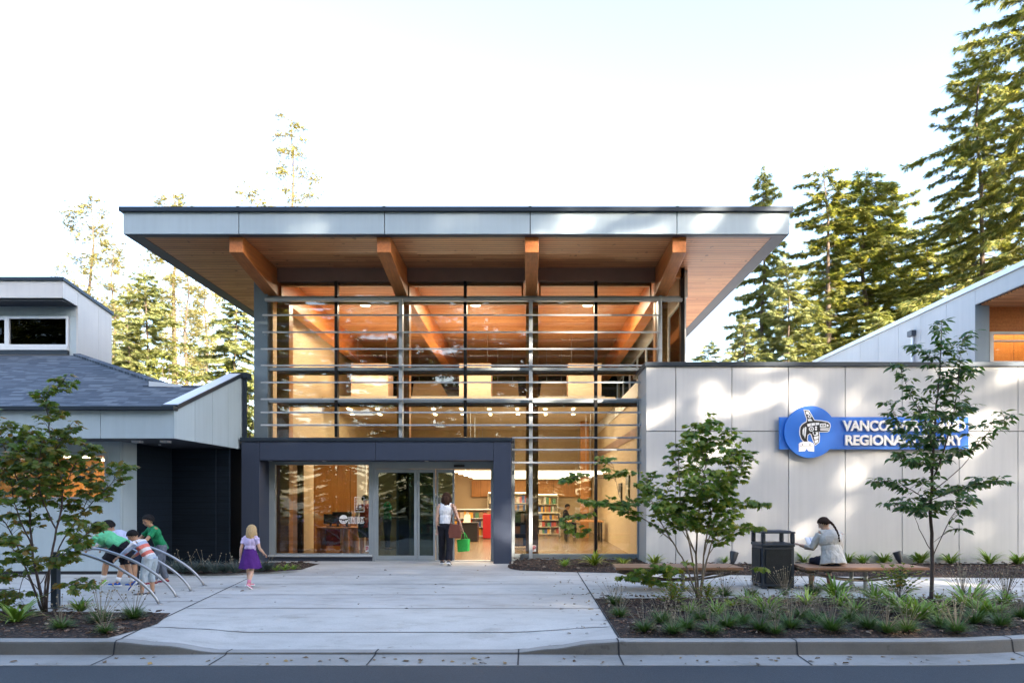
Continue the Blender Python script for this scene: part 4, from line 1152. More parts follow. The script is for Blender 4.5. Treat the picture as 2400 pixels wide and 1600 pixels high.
# ================================================================== outdoor furniture
M['ipe'] = mat_boards('brown_bench_boards', (0.30, 0.155, 0.09), (0.36, 0.20, 0.125), 0.094, 1, 4.0, 0.08, 0.5, 0, False)
M['bench_steel'] = mat_flat('bronze_steel', (0.12, 0.10, 0.085), 0.4, 0.5)
M['stainless'] = mat_noise('stainless_tube', (0.42, 0.43, 0.45), 0.3, 5, 0.05, metallic=1.0)
M['bin_frame'] = mat_noise('blue_grey_moulded_plastic', (0.026, 0.038, 0.058), 0.45, 3, 0.08)
M['bin_panel'] = mat_noise('speckled_bin_panel', (0.030, 0.034, 0.038), 0.65, 9, 0.12, 0.45, 70, spec=0.25)
M['lamp_body'] = mat_flat('dark_lamp_housing', (0.045, 0.05, 0.06), 0.4, 0.4)
def bench(x0, x1, label):
    y0, y1, zt_ = 11.72, 12.42, 0.43
    e = empty('park_bench', ((x0+x1)/2, 12.05, 0), label, 'bench')
    MB().prism([(x0, y0, zt_-.05), (x1, y0, zt_-.05), (x1-.03, y1, zt_-.05), (x0+.03, y1, zt_-.05)], (0, 0, .045)).build('seat', M['ipe'], e, bevel=.006)
    fr = MB()
    for y in (y0+.06, y1-.1): fr.box(x0+.05, x1-.05, y, y+.05, zt_-.085, zt_-.052)
    fr.build('seat_frame', M['bench_steel'], e)
    for y in (y0+.10, y1-.10):
        pts = []
        for i in range(17):
            t = i/16; pts.append((x0+.03+(x1-x0-.06)*t, y + (12.05-y)*0.55*math.sin(math.pi*t), zt_-.09-.165*math.sin(math.pi*t)))
        MB().tube(pts, .019, 8).build('truss_rod', M['bench_steel'], e)
    for x in ((x0+x1)/2-.12, (x0+x1)/2+.13):
        MB().tube([(x, 12.05, 0.012), (x, 12.05, zt_-.09)], .036, 12).lathe((x, 12.05, .001), [(.08,0),(.08,.012)], 14).build('leg', M['alu'], e)
    m = MB().box((x0+x1)/2-.3, (x0+x1)/2+.3, 12.0, 12.1, zt_-.09, zt_-.052); m.build('bracket', M['bench_steel'], e)
    return e
bench(4.74, 6.88, 'brown slatted bench with curved steel truss where a woman sits reading')
bench(1.49, 3.68, 'empty brown slatted bench with curved steel truss behind the maple')
# litter bin
def litter_bin():
    x0, x1, y0, y1 = 4.12, 4.73, 12.1, 12.72
    e = empty('litter_bin', ((x0+x1)/2, (y0+y1)/2, 0), 'square dark blue litter bin with an open hooded top between the benches', 'litter bin')
    b = MB().prism([(x0+.02,y0+.02,.05),(x1-.02,y0+.02,.05),(x1-.02,y1-.02,.05),(x0+.02,y1-.02,.05)], (0,0,.70))
    b.build('body', M['bin_frame'], e, bevel=.012)
    m = MB().box(x0+.075, x1-.075, y0-.001, y0+.018, .10, .71).box(x0+.001, x0+.018, y0+.075, y1-.075, .10, .71).box(x1-.018, x1-.001, y0+.075, y1-.075, .10, .71)
    m.build('side_panel', M['bin_panel'], e, bevel=.006)
    for cx in (x0+.07, x1-.07):
        for cy in (y0+.07, y1-.07):
            MB().box(cx-.04, cx+.04, cy-.04, cy+.04, 0.002, .052).build('foot', M['bin_frame'], e)
    MB().prism([(x0+.005,y0+.005,.752),(x1-.005,y0+.005,.752),(x1-.005,y1-.005,.752),(x0+.005,y1-.005,.752)], (0,0,.06)).build('collar', M['bin_frame'], e, bevel=.02)
    for cx in (x0+.045, x1-.045):
        for cy in (y0+.045, y1-.045):
            MB().box(cx-.035, cx+.035, cy-.035, cy+.035, .813, .985).build('hood_post', M['bin_frame'], e, bevel=.012)
    MB().prism([(x0+.003,y0+.003,.986),(x1-.003,y0+.003,.986),(x1-.003,y1-.003,.986),(x0+.003,y1-.003,.986)], (0,0,.032)).prism([(x0+.06,y0+.06,1.0185),(x1-.06,y0+.06,1.0185),(x1-.06,y1-.06,1.0185),(x0+.06,y1-.06,1.0185)], (0,0,.014)).build('hood', M['bin_frame'], e, bevel=.016)
litter_bin()
# ground spotlights
def spot(x, y, tilt, label):
    e = empty('ground_spotlight', (x, y, 0.08), label, 'spotlight', 'ground spotlights by the sign wall')
    d = Vector((math.sin(tilt), 0.25, math.cos(tilt))).normalized()
    p = Vector((x, y, 0.13))
    MB().tube([p, p+d*.05, p+d*.12, p+d*.26, p+d*.285, p+d*.27], [.035, .05, .075, .095, .10, .085], 18).build('housing', M['lamp_body'], e)
    MB().tube([p+d*.262, p+d*.268], .084, 18).build('lens', M['dark_glass'], e)
    MB().box(x-.045, x+.045, y-.03, y+.03, 0.05, .13).tube([(x, y, -.05), (x, y, .07)], .02, 8).build('bracket', M['lamp_body'], e)
spot(X(1716,15.2), 15.2, 0.25, 'dark ground spotlight leaning right by the sign wall, near the maple')
spot(X(2112,15.3), 15.3, -0.20, 'dark ground spotlight leaning left by the sign wall, behind the reader\'s bench')
# bike rack
e = empty('bike_rack', (-7.0, 11.4, 0), 'steel bike rack of four curved hoops on a rail where boys play', 'bike rack')
MB().tube([(-6.99, 10.08, .80), (-7.39, 12.82, .80)], .03, 10).build('rail', M['stainless'], e)
for (x, y) in ((-6.99, 10.08), (-7.39, 12.82)):
    MB().box(x-.045, x+.045, y-.045, y+.045, .003, .83).box(x-.09, x+.09, y-.09, y+.09, .002, .012).build('post', M['flashing'], e, bevel=.004)
hp = [(-7.08,.81),(-6.93,.79),(-6.79,.758),(-6.64,.71),(-6.48,.649),(-6.32,.578),(-6.17,.493),(-6.03,.405),(-5.91,.316),(-5.79,.205),(-5.70,.095),(-5.65,.004)]
for fx, fy in ((-5.65,10.43), (-5.75,11.14), (-5.87,11.86), (-5.98,12.57)):
    MB().tube([(x + fx + 5.65, fy, z) for x, z in hp], .0225, 12).lathe((fx, fy, .002), [(.05,0),(.05,.006)], 14).build('hoop', M['stainless'], e)
# ================================================================== vegetation
M['bark'] = mat_noise('grey_brown_bark', (0.13, 0.095, 0.07), 0.9, 6, 0.25, 0.3, 40, 0.4, 30, stretch=(4, 4, 0.6))
M['bark_pale'] = mat_noise('pale_sapling_bark', (0.20, 0.16, 0.12), 0.85, 8, 0.25, 0.25, 50, stretch=(4, 4, 0.8))
M['bark_dark'] = mat_noise('dark_sapling_bark', (0.085, 0.06, 0.055), 0.8, 8, 0.25, 0.25, 50, stretch=(4, 4, 0.8))
M['maple_leaf'] = mat_leaf('maple_leaf', [(0.055, 0.115, 0.025), (0.085, 0.165, 0.032), (0.12, 0.205, 0.038), (0.18, 0.25, 0.048), (0.27, 0.27, 0.055)], 0.4, 0.5)
M['maple_autumn'] = mat_leaf('turning_maple_leaf', [(0.07, 0.125, 0.028), (0.10, 0.175, 0.035), (0.14, 0.22, 0.042), (0.18, 0.24, 0.05), (0.22, 0.235, 0.05), (0.30, 0.17, 0.05)], 0.4, 0.5)
M['dogwood_leaf'] = mat_leaf('dogwood_leaf', [(0.03, 0.085, 0.03), (0.05, 0.12, 0.038), (0.08, 0.15, 0.045), (0.13, 0.16, 0.05)], 0.35, 0.42)
M['fir_needle'] = mat_leaf('fir_needles', [(0.07, 0.11, 0.04), (0.15, 0.19, 0.055), (0.28, 0.28, 0.08), (0.48, 0.43, 0.14)], 0.6, 0.48)
M['spruce_needle'] = mat_leaf('spruce_needles', [(0.11, 0.15, 0.06), (0.20, 0.24, 0.09), (0.31, 0.32, 0.12), (0.40, 0.38, 0.15)], 0.6, 0.3)
M['pine_needle'] = mat_leaf('pine_needles', [(0.15, 0.165, 0.06), (0.25, 0.24, 0.085), (0.38, 0.33, 0.13), (0.50, 0.41, 0.18)], 0.6, 0.35)
M['bush_leaf'] = mat_leaf('bright_shrub_leaf', [(0.10, 0.12, 0.02), (0.18, 0.19, 0.03), (0.27, 0.25, 0.04)], 0.5, 0.35)
M['strap_leaf'] = mat_leaf('strap_leaf', [(0.08, 0.17, 0.03), (0.14, 0.25, 0.045), (0.23, 0.33, 0.065)], 0.4, 0.3)
M['strap_bright'] = mat_leaf('bright_strap_leaf', [(0.12, 0.19, 0.025), (0.20, 0.27, 0.035), (0.28, 0.33, 0.05)], 0.4, 0.3)
M['grass_blade'] = mat_leaf('grass_blade', [(0.05, 0.11, 0.035), (0.085, 0.17, 0.05), (0.14, 0.22, 0.075)], 0.5, 0.25)
M['fescue'] = mat_leaf('blue_fescue', [(0.05, 0.08, 0.085), (0.075, 0.11, 0.115), (0.10, 0.14, 0.14)], 0.5, 0.2)
M['stalk'] = mat_leaf('dry_stalk', [(0.16, 0.14, 0.10), (0.26, 0.22, 0.16), (0.36, 0.32, 0.25)], 0.8, 0.1)

def frame(d, up=Vector((0, 0, 1)), roll=0.0):
    """rotation whose X runs along d and whose Z leans to up"""
    x = Vector(d).normalized(); y = up.cross(x)
    if y.length < 1e-4: y = Vector((0, 1, 0))
    y.normalize(); z = x.cross(y)
    Mx = Matrix((x, y, z)).transposed()
    return Mx @ Matrix.Rotation(roll, 3, 'X')

# leaf shapes, stem at the origin, blade along +X
def palmate():
    v = [(0.0, 0.0, 0.0)]
    lob = [(-128, .34), (-105, .27), (-82, .50), (-62, .36), (-41, .62), (-21, .42), (0, .70), (21, .42), (41, .62), (62, .36), (82, .50), (105, .27), (128, .34)]
    for a, r in lob:
        a = R(a); x, y = .30 + r*math.cos(a), r*math.sin(a)
        v.append((x, y, -0.28*(r-.2)**1.2*1.0 - 0.05*abs(y)))
    c = len(v); v.append((.30, 0, 0.03))
    f = [(c, i, i+1) for i in range(1, c-1)] + [(c, c-1, 0), (c, 0, 1)]
    return v, f
def ovate():
    v = [(0,0,0), (.22,.17,.03), (.5,.22,.03), (.78,.12,-.02), (1.0,0,-.12), (.78,-.12,-.02), (.5,-.22,.03), (.22,-.17,.03), (.25,0,-.02), (.5,0,-.02), (.78,0,-.06)]
    return v, [(0,8,1),(8,9,2,1),(9,10,3,2),(10,4,3),(0,7,8),(7,6,9,8),(6,5,10,9),(5,4,10)]
PAL, OVA = palmate(), ovate()

def small_tree(name, base, limbs, leaf, size, lmat, bark, label, seed, twig=(.12, .34), node=.085, per=(3, 6), droop=.45, r_base=.03, fill=1.0, extra=()):
    """limbs: lists of world points from thick to thin, with (start of leafing, radius)"""
    rg = random.Random(seed)
    e = empty(name, base, label, 'tree')
    wood = MB(); Ms, Ts = [], []
    def leaves_at(p, d, n):
        for _ in range(n):
            az = rg.uniform(0, 2*math.pi)
            o = (Vector(d).normalized()*0.6 + Vector((math.cos(az), math.sin(az), rg.uniform(-.5, .25)))).normalized()
            o.z -= droop*rg.uniform(.5, 1.3); o.normalize()
            s = size*rg.uniform(.5, 1.2)
            F_ = frame(o, Vector((rg.uniform(-.7,.7), rg.uniform(-.9,.4), 1)), rg.uniform(-.7, .7))
            Ms.append(np.array(F_)*s)
            pe = Vector(p) + Vector((o.x, o.y, o.z*.3)) * size*rg.uniform(.15, .5)
            Ts.append(pe)
            if rg.random() < .35: wood.tube([p, pe], .0016, 3, False)
    for pts, t0, r in limbs:
        P = [Vector(p) for p in pts]
        # smooth and wobble
        Q = []
        for i in range(len(P)-1):
            for k in range(4):
                t = k/4; a = P[max(i-1,0)]; b = P[i]; c = P[i+1]; d = P[min(i+2,len(P)-1)]
                Q.append(0.5*((2*b) + (c-a)*t + (2*a-5*b+4*c-d)*t*t + (3*b-a-3*c+d)*t**3))
        Q.append(P[-1])
        Q = [q + Vector((rg.uniform(-1,1), rg.uniform(-1,1), 0))*.008 if i else q for i, q in enumerate(Q)]
        n = len(Q)
        wood.tube(Q, [max(.0035, r*(1-.88*i/(n-1))) for i in range(n)], 7)
        L = [0]
        for a, b in zip(Q, Q[1:]): L.append(L[-1] + (b-a).length)
        s = L[-1]*t0
        while s < L[-1]:
            i = max(j for j in range(n) if L[j] <= s + 1e-9); i = min(i, n-2)
            t = (s-L[i])/max(1e-6, L[i+1]-L[i]); p = Q[i].lerp(Q[i+1], t); d = (Q[i+1]-Q[i]).normalized()
            if rg.random() < fill:
                az = rg.uniform(0, 2*math.pi); side = Vector((math.cos(az), math.sin(az), rg.uniform(-.05, .45)))
                tl = rg.uniform(*twig)*(1.0 - .35*(s/L[-1]))
                tip = p + (side + d*.5).normalized()*tl; mid = p.lerp(tip, .5) + Vector((0, 0, tl*.06))
                wood.tube([p, mid, tip], [.0042, .003, .0018], 4)
                leaves_at(tip, tip-mid, rg.randint(*per)); leaves_at(mid, side, rg.randint(1, 2))
            s += node*rg.uniform(.7, 1.4)
        leaves_at(Q[-1], Q[-1]-Q[-2], 4)
    wood.build('trunk', bark, e)
    T = np.array(Ts) - np.array(base)
    link_mesh('crown', inst('crown', leaf[0], leaf[1], np.array(Ms), T, lmat), e)
    return e
def limb(Y, pts, t0=.35, r=.012):
    """limb from (x, y) picture measures at depth Y, third value a step nearer or farther"""
    out = []
    for p in pts:
        y = Y + (p[2] if len(p) > 2 else 0.0); out.append((X(p[0], y), y, max(0.02, Z(p[1], y))))
    return (out, t0, r)
Yc = 10.95
small_tree('vine_maple', (X(1638,Yc), Yc, 0.02), [
    limb(Yc, [(1637,1403),(1632,1300),(1640,1180,.1),(1655,1080,.1),(1664,988,.1)], .36, .020),
    limb(Yc, [(1641,1403),(1650,1300,-.1),(1668,1200,-.2),(1700,1110,-.3),(1722,1045,-.3)], .4, .016),
    limb(Yc, [(1634,1403),(1605,1320,.1),(1575,1268,.2),(1545,1215,.3),(1522,1160,.3),(1515,1115,.4)], .5, .016),
    limb(Yc, [(1636,1403),(1617,1280,-.2),(1596,1180,-.3),(1590,1090,-.3),(1600,1040,-.3)], .45, .016),
    limb(Yc, [(1642,1403),(1662,1290,.2),(1696,1215,.4),(1738,1180,.5),(1785,1186,.5)], .45, .014),
    limb(Yc, [(1640,1403),(1655,1310,.3),(1690,1265,.5),(1735,1240,.6),(1760,1235,.6)], .55, .011),
    limb(Yc, [(1650,1300,-.1),(1690,1180,-.1),(1720,1120,-.1),(1755,1060,-.1)], .35, .010),
    limb(Yc, [(1640,1180,.1),(1620,1110,.4),(1635,1050,.5)], .2, .009),
    limb(Yc, [(1632,1300),(1600,1230,-.4),(1560,1200,-.6),(1530,1180,-.6)], .4, .010),
    limb(Yc, [(1655,1080,.1),(1690,1040,.2),(1712,1015,.2)], .2, .007),
    limb(Yc, [(1655,1080,.1),(1640,1045,0),(1632,1010,0)], .2, .007),
    limb(Yc, [(1575,1268,.2),(1528,1228,.2),(1468,1196,.1),(1420,1180),(1385,1178)], .42, .011),
    limb(Yc, [(1468,1196,.1),(1448,1150,.1),(1440,1100,.1),(1425,1075,.1)], .55, .006),
    limb(Yc, [(1440,1120,.1),(1390,1120),(1345,1118),(1325,1124)], .72, .005),
    limb(Yc, [(1420,1180),(1385,1200),(1355,1215),(1340,1236)], .4, .005),
    limb(Yc, [(1632,1400),(1595,1372,-.1),(1540,1362,-.2),(1472,1352,-.3)], .55, .006),
    limb(Yc, [(1632,1395),(1600,1345,-.3),(1555,1330,-.4),(1520,1338,-.4)], .5, .006),
    limb(Yc, [(1648,1380),(1680,1350,.1),(1720,1322,.2),(1772,1330,.2)], .95, .004),
    limb(Yc, [(1668,1200,-.2),(1650,1150,-.5),(1640,1120,-.6)], .1, .008),
    limb(Yc, [(1632,1300),(1580,1210,-.1),(1548,1170,-.2),(1520,1140,-.2)], .4, .009),
    limb(Yc, [(1640,1180,.1),(1670,1150,.6),(1700,1140,.8)], .2, .008),
], PAL, .108, M['maple_leaf'], M['bark_pale'], 'bushy multi-stemmed green maple in front of the empty bench', 11, node=.036, per=(8, 11))
Yl = 9.63
small_tree('vine_maple', (X(103,Yl), Yl, 0.02), [
    limb(Yl, [(103,1440),(92,1370),(75,1280),(68,1180,.1),(62,1090,.2),(72,1010,.2)], .45, .024),
    limb(Yl, [(109,1440),(116,1330,-.1),(132,1240,-.1),(148,1150,-.1),(128,1060,-.1),(113,985,-.1),(112,935,-.1),(150,893,-.1)], .42, .018),
    limb(Yl, [(102,1440),(112,1350,.2),(150,1262,.2),(190,1205,.2),(228,1165,.2),(262,1130,.2),(288,1092,.2)], .5, .013),
    limb(Yl, [(99,1438),(60,1330,.2),(22,1240,.3),(-18,1180,.3),(-40,1060,.3)], .4, .014),
    limb(Yl, [(98,1438),(66,1340,-.2),(30,1285,-.4),(-10,1270,-.5)], .5, .010),
    limb(Yl, [(104,1438),(112,1340,-.3),(160,1290,-.4),(205,1250,-.4),(215,1225,-.4)], .5, .009),
    limb(Yl, [(68,1180,.1),(30,1100),(5,1030),(-5,975)], .25, .011),
    limb(Yl, [(75,1280),(40,1200,-.3),(25,1120,-.4),(35,1050,-.4)], .4, .011),
    limb(Yl, [(132,1240,-.1),(95,1160,-.3),(92,1090,-.4),(100,1030,-.4)], .3, .011),
    limb(Yl, [(148,1150,-.1),(175,1090),(195,1060),(205,1040)], .3, .008),
    limb(Yl, [(68,1180,.1),(110,1120,.4),(130,1060,.5)], .2, .010),
    limb(Yl, [(128,1060,-.1),(150,1020),(165,1000)], .2, .006),
    limb(Yl, [(190,1205,.2),(215,1140,.3),(205,1090,.3)], .3, .007),
    limb(Yl, [(100,1400),(150,1370,-.2),(190,1375,-.3)], .7, .006),
    limb(Yl, [(100,1390),(55,1350,-.2),(15,1350,-.3),(-20,1330,-.3)], .4, .007),
    limb(Yl, [(92,1370),(130,1320,.4),(175,1310,.5)], .5, .007),
    limb(Yl, [(60,1330,.2),(40,1400,0),(10,1390,-.1)], .5, .006),
], PAL, .10, M['maple_autumn'], M['bark_dark'], 'multi-stemmed maple with reddening leaves beside the bike rack', 23, node=.034, per=(8, 11))
Yr = 10.4
small_tree('dogwood', (X(2183,Yr), Yr, 0.02), [
    limb(Yr, [(2183,1420),(2186,1300),(2181,1200),(2186,1100),(2191,1000),(2200,900),(2205,830),(2207,752)], .30, .031),
    limb(Yr, [(2185,1130),(2214,1050,-.1),(2238,950,-.1),(2249,860,-.1),(2256,785,-.1)], .25, .013),
    limb(Yr, [(2187,1298),(2160,1250,.1),(2140,1205,.1),(2112,1168,.1)], .6, .008),
    limb(Yr, [(2187,1302),(2215,1240,-.1),(2238,1198,-.1),(2262,1178,-.1)], .6, .008),
    limb(Yr, [(2184,1180),(2140,1150),(2090,1128),(2052,1130)], .15, .009),
    limb(Yr, [(2184,1170),(2245,1148,.1),(2310,1130,.2),(2358,1128,.2)], .15, .009),
    limb(Yr, [(2185,1110),(2150,1050,.2),(2112,1000,.2),(2085,945,.2)], .25, .009),
    limb(Yr, [(2187,1150),(2255,1092,-.2),(2300,1028,-.2),(2340,992,-.2),(2370,975,-.2)], .55, .007),
    limb(Yr, [(2190,1020),(2152,960,-.1),(2124,900,-.1),(2110,860,-.1)], .3, .008),
    limb(Yr, [(2200,930),(2235,890,.2),(2285,868,.2)], .25, .006),
    limb(Yr, [(2191,1000),(2240,965,.3),(2282,946,.3)], .2, .007),
    limb(Yr, [(2186,1100),(2235,1060,.3),(2270,1050,.3)], .2, .008),
    limb(Yr, [(2186,1090),(2130,1080,-.3),(2100,1062,-.3)], .2, .008),
    limb(Yr, [(2183,1200),(2140,1190,-.3),(2095,1180,-.3)], .2, .007),
    limb(Yr, [(2183,1190),(2235,1180,-.3),(2270,1165,-.3)], .2, .007),
    limb(Yr, [(2200,880),(2170,830),(2150,812)], .3, .005),
    limb(Yr, [(2187,1270),(2215,1250,-.3),(2240,1238,-.3)], .9, .004),
    limb(Yr, [(2190,1050),(2165,1000,-.4),(2150,975,-.4)], .2, .007),
], OVA, .125, M['dogwood_leaf'], M['bark_dark'], 'slender upright dogwood sapling in front of the sign', 31, twig=(.10, .26), node=.046, per=(6, 9), droop=.5)

# ---- bedding plants
def blades(n, L, w, spread, rg, arch=.6, seg=3, z0=0.0):
    """arching leaf blades from one crown"""
    V, FL, tot = [], [], []
    for _ in range(n):
        az = rg.uniform(0, 2*math.pi); l = L*rg.uniform(.6, 1.1); lean = spread*rg.uniform(.3, 1.0)
        b = Vector((math.cos(az), math.sin(az), 0)); s = Vector((-b.y, b.x, 0))
        p = b*rg.uniform(0, .03)*L*3 + Vector((0, 0, z0)); d = (b*math.sin(lean) + Vector((0,0,math.cos(lean)))).normalized()
        base = len(V); ww = w*rg.uniform(.7, 1.15)
        for k in range(seg+1):
            t = k/seg; wk = ww*(0.65 + 1.1*t - 1.7*t*t) if k < seg else 0.001
            V += [p - s*wk, p + s*wk]
            d = (d + Vector((0, 0, -arch/seg*(.4+t))) + b*.08).normalized(); p = p + d*l/seg
        for k in range(seg):
            FL += [base+2*k, base+2*k+1, base+2*k+3, base+2*k+2]; tot.append(4)
    return np.array([tuple(v) for v in V]), FL, tot
def plant(name, label, cat, n, L, w, spread, arch, mt, seed, stalks=0, stalk_h=.35, pale=False):
    rg = random.Random(seed)
    e = empty(name, (0, 0, 0), label, cat)
    v, f, t = blades(n, L, w, spread, rg, arch, 4)
    link_mesh('foliage', mesh_np('foliage', v, f, t, mt), e)
    if stalks:
        m = MB()
        for _ in range(stalks):
            az = rg.uniform(0, 6.28); le = rg.uniform(.05, .75); h = stalk_h*rg.uniform(.6, 1.15)
            tip = Vector((math.cos(az)*math.sin(le)*h, math.sin(az)*math.sin(le)*h, h*math.cos(le)))
            m.tube([(0,0,.02), tip*.5 + Vector((0,0,.01)), tip], .0016, 3, False)
            m.ell(tip, .0085, .0085, .0075, None, 6, 4)
        m.build('flower_stalk', M['stalk'], e)
    return e
PROTO = {
    'thrift': [plant('thrift_tuft', 'x', 'plant', 300, .17, .0042, 1.25, .35, M['grass_blade'], s, 15+4*s, .33) for s in range(3)],
    'pale': [plant('thrift_tuft', 'x', 'plant', 120, .15, .003, 1.2, .35, M['grass_blade'], s+5, 38, .36) for s in range(2)],
    'strap': [plant('daylily', 'x', 'plant', 60, .36, .017, 1.0, 1.0, M['strap_leaf'], s+9) for s in range(3)],
    'bright': [plant('daylily', 'x', 'plant', 60, .34, .017, 1.05, 1.0, M['strap_bright'], s+15) for s in range(2)],
    'fescue': [plant('fescue_tuft', 'x', 'plant', 260, .24, .003, 1.15, .45, M['fescue'], s+21, 5, .34) for s in range(2)],
}
def fern_proto():
    e = empty('feathery_shrub', (0,0,0), 'x', 'plant'); rg = random.Random(4); Ms, Ts = [], []; m = MB()
    for _ in range(34):
        az = rg.uniform(0, 6.28); le = rg.uniform(.05, .8); L = rg.uniform(.3, .55)
        pts = [Vector((0,0,.01))]; d = Vector((math.cos(az)*math.sin(le), math.sin(az)*math.sin(le), math.cos(le)))
        for k in range(7):
            pts.append(pts[-1] + d*L/7); d = (d + Vector((0,0,-.10))).normalized()
            if k > 1:
                for sgn in (-1, 1):
                    o = (d + Vector((-d.y, d.x, 0)).normalized()*sgn*1.1 + Vector((0,0,-.1))).normalized()
                    Ms.append(np.array(frame(o, Vector((0,0,1)), rg.uniform(-.4,.4)))*rg.uniform(.05, .09)); Ts.append(pts[-1])
        m.tube(pts, .002, 3, False)
    m.build('stem', M['bark_dark'], e)
    link_mesh('foliage', inst('foliage', OVA[0], OVA[1], np.array(Ms), np.array([tuple(t) for t in Ts]), M['maple_autumn']), e)
    return e
PROTO['fern'] = [fern_proto()]
USED = set(); LABELS = set()
KIND = {'thrift': 'grassy tuft with dry stalks', 'pale': 'tuft thick with pale dried heads', 'strap': 'dark green strap-leaved clump', 'bright': 'bright yellow-green strap-leaved clump', 'fescue': 'blue-grey grass tuft', 'fern': 'feathery reddish-green shrub'}
def put(kind, px, py, where, sc=1.0, z=.03):
    Y = gy(py, z); x = X(px, Y)
    pr = PROTO[kind]; i = rnd.randrange(len(pr)); o = pr[i]
    if o.name in USED: o = copy_tree(o)
    USED.add(o.name)
    o.location = (x, Y, z); o.rotation_euler = (0, 0, rnd.uniform(0, 6.28)); s = sc*rnd.uniform(1.1, 1.35); o.scale = (s, s, s)
    lab = KIND[kind] + ' ' + where
    assert lab not in LABELS, lab
    LABELS.add(lab)
    tag(o, lab, 'plant', {'thrift': 'grassy tufts in the planting beds', 'pale': 'dried thrift tufts', 'strap': 'strap-leaved clumps', 'bright': 'bright strap-leaved clumps', 'fescue': 'blue fescue tufts', 'fern': 'feathery shrubs'}[kind])
def z8(a, b): return 1380 + a/2.306, 1200 + b/2.306
# planting bed along the kerb
for a, b, k, s, w in (
    (300, 645, 'thrift', 1.0, 'by the kerb at the big bed\'s left end'), (395, 600, 'thrift', 1.0, 'behind the kerb, left of the maple'), (525, 632, 'thrift', 1.0, 'by the kerb just left of the maple trunk'),
    (600, 585, 'thrift', .9, 'right in front of the maple trunk'), (745, 625, 'thrift', 1.15, 'by the kerb, between the maple and the bin'), (925, 642, 'thrift', 1.1, 'by the kerb, below the left edge of the bin'),
    (1090, 628, 'thrift', 1.1, 'by the kerb, below the right edge of the bin'), (1150, 575, 'thrift', 1.0, 'in mid bed, below the seated woman'), (1310, 642, 'thrift', 1.25, 'beside the kerb joint in front of the reader'),
    (1510, 628, 'thrift', 1.2, 'by the kerb, in front of the bench legs'), (1720, 645, 'thrift', 1.1, 'by the kerb, left of the dogwood'), (1905, 622, 'thrift', 1.1, 'by the kerb, just right of the dogwood'),
    (2085, 602, 'thrift', 1.2, 'near the kerb curve, well right of the dogwood'), (2225, 618, 'thrift', 1.1, 'on the kerb curve near the right edge'), (2335, 575, 'thrift', 1.1, 'at the far right edge of the big bed'),
    (140, 500, 'thrift', 1.0, 'at the back left corner of the big bed'), (165, 565, 'thrift', 1.0, 'at the left edge of the big bed'), (1000, 585, 'thrift', .9, 'in the middle of the bed below the bin'),
    (880, 455, 'thrift', 1.0, 'at the back of the bed by the bin\'s left foot'), (735, 455, 'thrift', 1.0, 'at the bed\'s back between maple and bin'), (1215, 452, 'thrift', 1.0, 'at the back of the bed under the reader'),
    (1060, 450, 'pale', .95, 'in front of the bin'), (2020, 455, 'pale', 1.05, 'behind the dogwood at the path edge'), (2120, 460, 'pale', 1.1, 'along the path right of the dogwood'), (2255, 470, 'pale', 1.1, 'along the path near the right edge'),
    (960, 545, 'strap', 1.1, 'in the bed below the bin'), (1330, 460, 'strap', 1.1, 'at the back of the bed, left of the bench legs'), (1365, 505, 'strap', .9, 'in the bed, left of the bench legs'), (1545, 480, 'strap', 1.1, 'right in front of the bench legs'),
    (1650, 520, 'strap', 1.1, 'below the feathery shrub'), (1775, 580, 'strap', 1.15, 'in the bed left of the dogwood'), (1720, 560, 'strap', 1.0, 'in the bed between the bench legs and the dogwood'), (2050, 510, 'strap', 1.25, 'in the bed right of the dogwood'), (2120, 560, 'strap', .9, 'lower right of the dogwood'),
    (455, 655, 'thrift', .9, 'by the kerb, second clump from the bed corner'), (660, 655, 'thrift', .9, 'on the kerb just right of the maple'), (835, 600, 'thrift', 1.0, 'in mid bed, right of the maple'), (1010, 655, 'thrift', .85, 'on the kerb below the bin'),
    (1230, 600, 'thrift', 1.0, 'in mid bed, left of the kerb joint'), (1410, 590, 'thrift', 1.0, 'in mid bed, right of the kerb joint'), (1610, 650, 'thrift', .9, 'on the kerb below the feathery shrub'), (1990, 650, 'thrift', 1.0, 'on the kerb, right of the dogwood'),
    (1440, 545, 'strap', .9, 'in mid bed below the bench legs'), (1180, 500, 'strap', .8, 'in the bed under the seated woman'), (860, 500, 'strap', .7, 'at the bin\'s left, in the bed'), (1880, 560, 'strap', .9, 'in front of the dogwood trunk'), (2180, 560, 'strap', 1.0, 'in mid bed near the right edge'),
    (640, 500, 'fern', .55, 'right of the maple trunk'),
    (690, 555, 'strap', .8, 'in the bed a little right of the maple'), (550, 545, 'strap', .7, 'in front of the maple at its left'), (2240, 500, 'strap', .9, 'near the path at the right edge'),
    (770, 508, 'bright', .55, 'standing small between the maple and the bin'), (1890, 470, 'bright', .45, 'small, beside the dogwood trunk'),
    (1680, 470, 'fern', 1.0, 'under the right half of the reader\'s bench'), (450, 520, 'fern', .7, 'left of the maple trunk')):
    put(k, *z8(a, b), w, s)
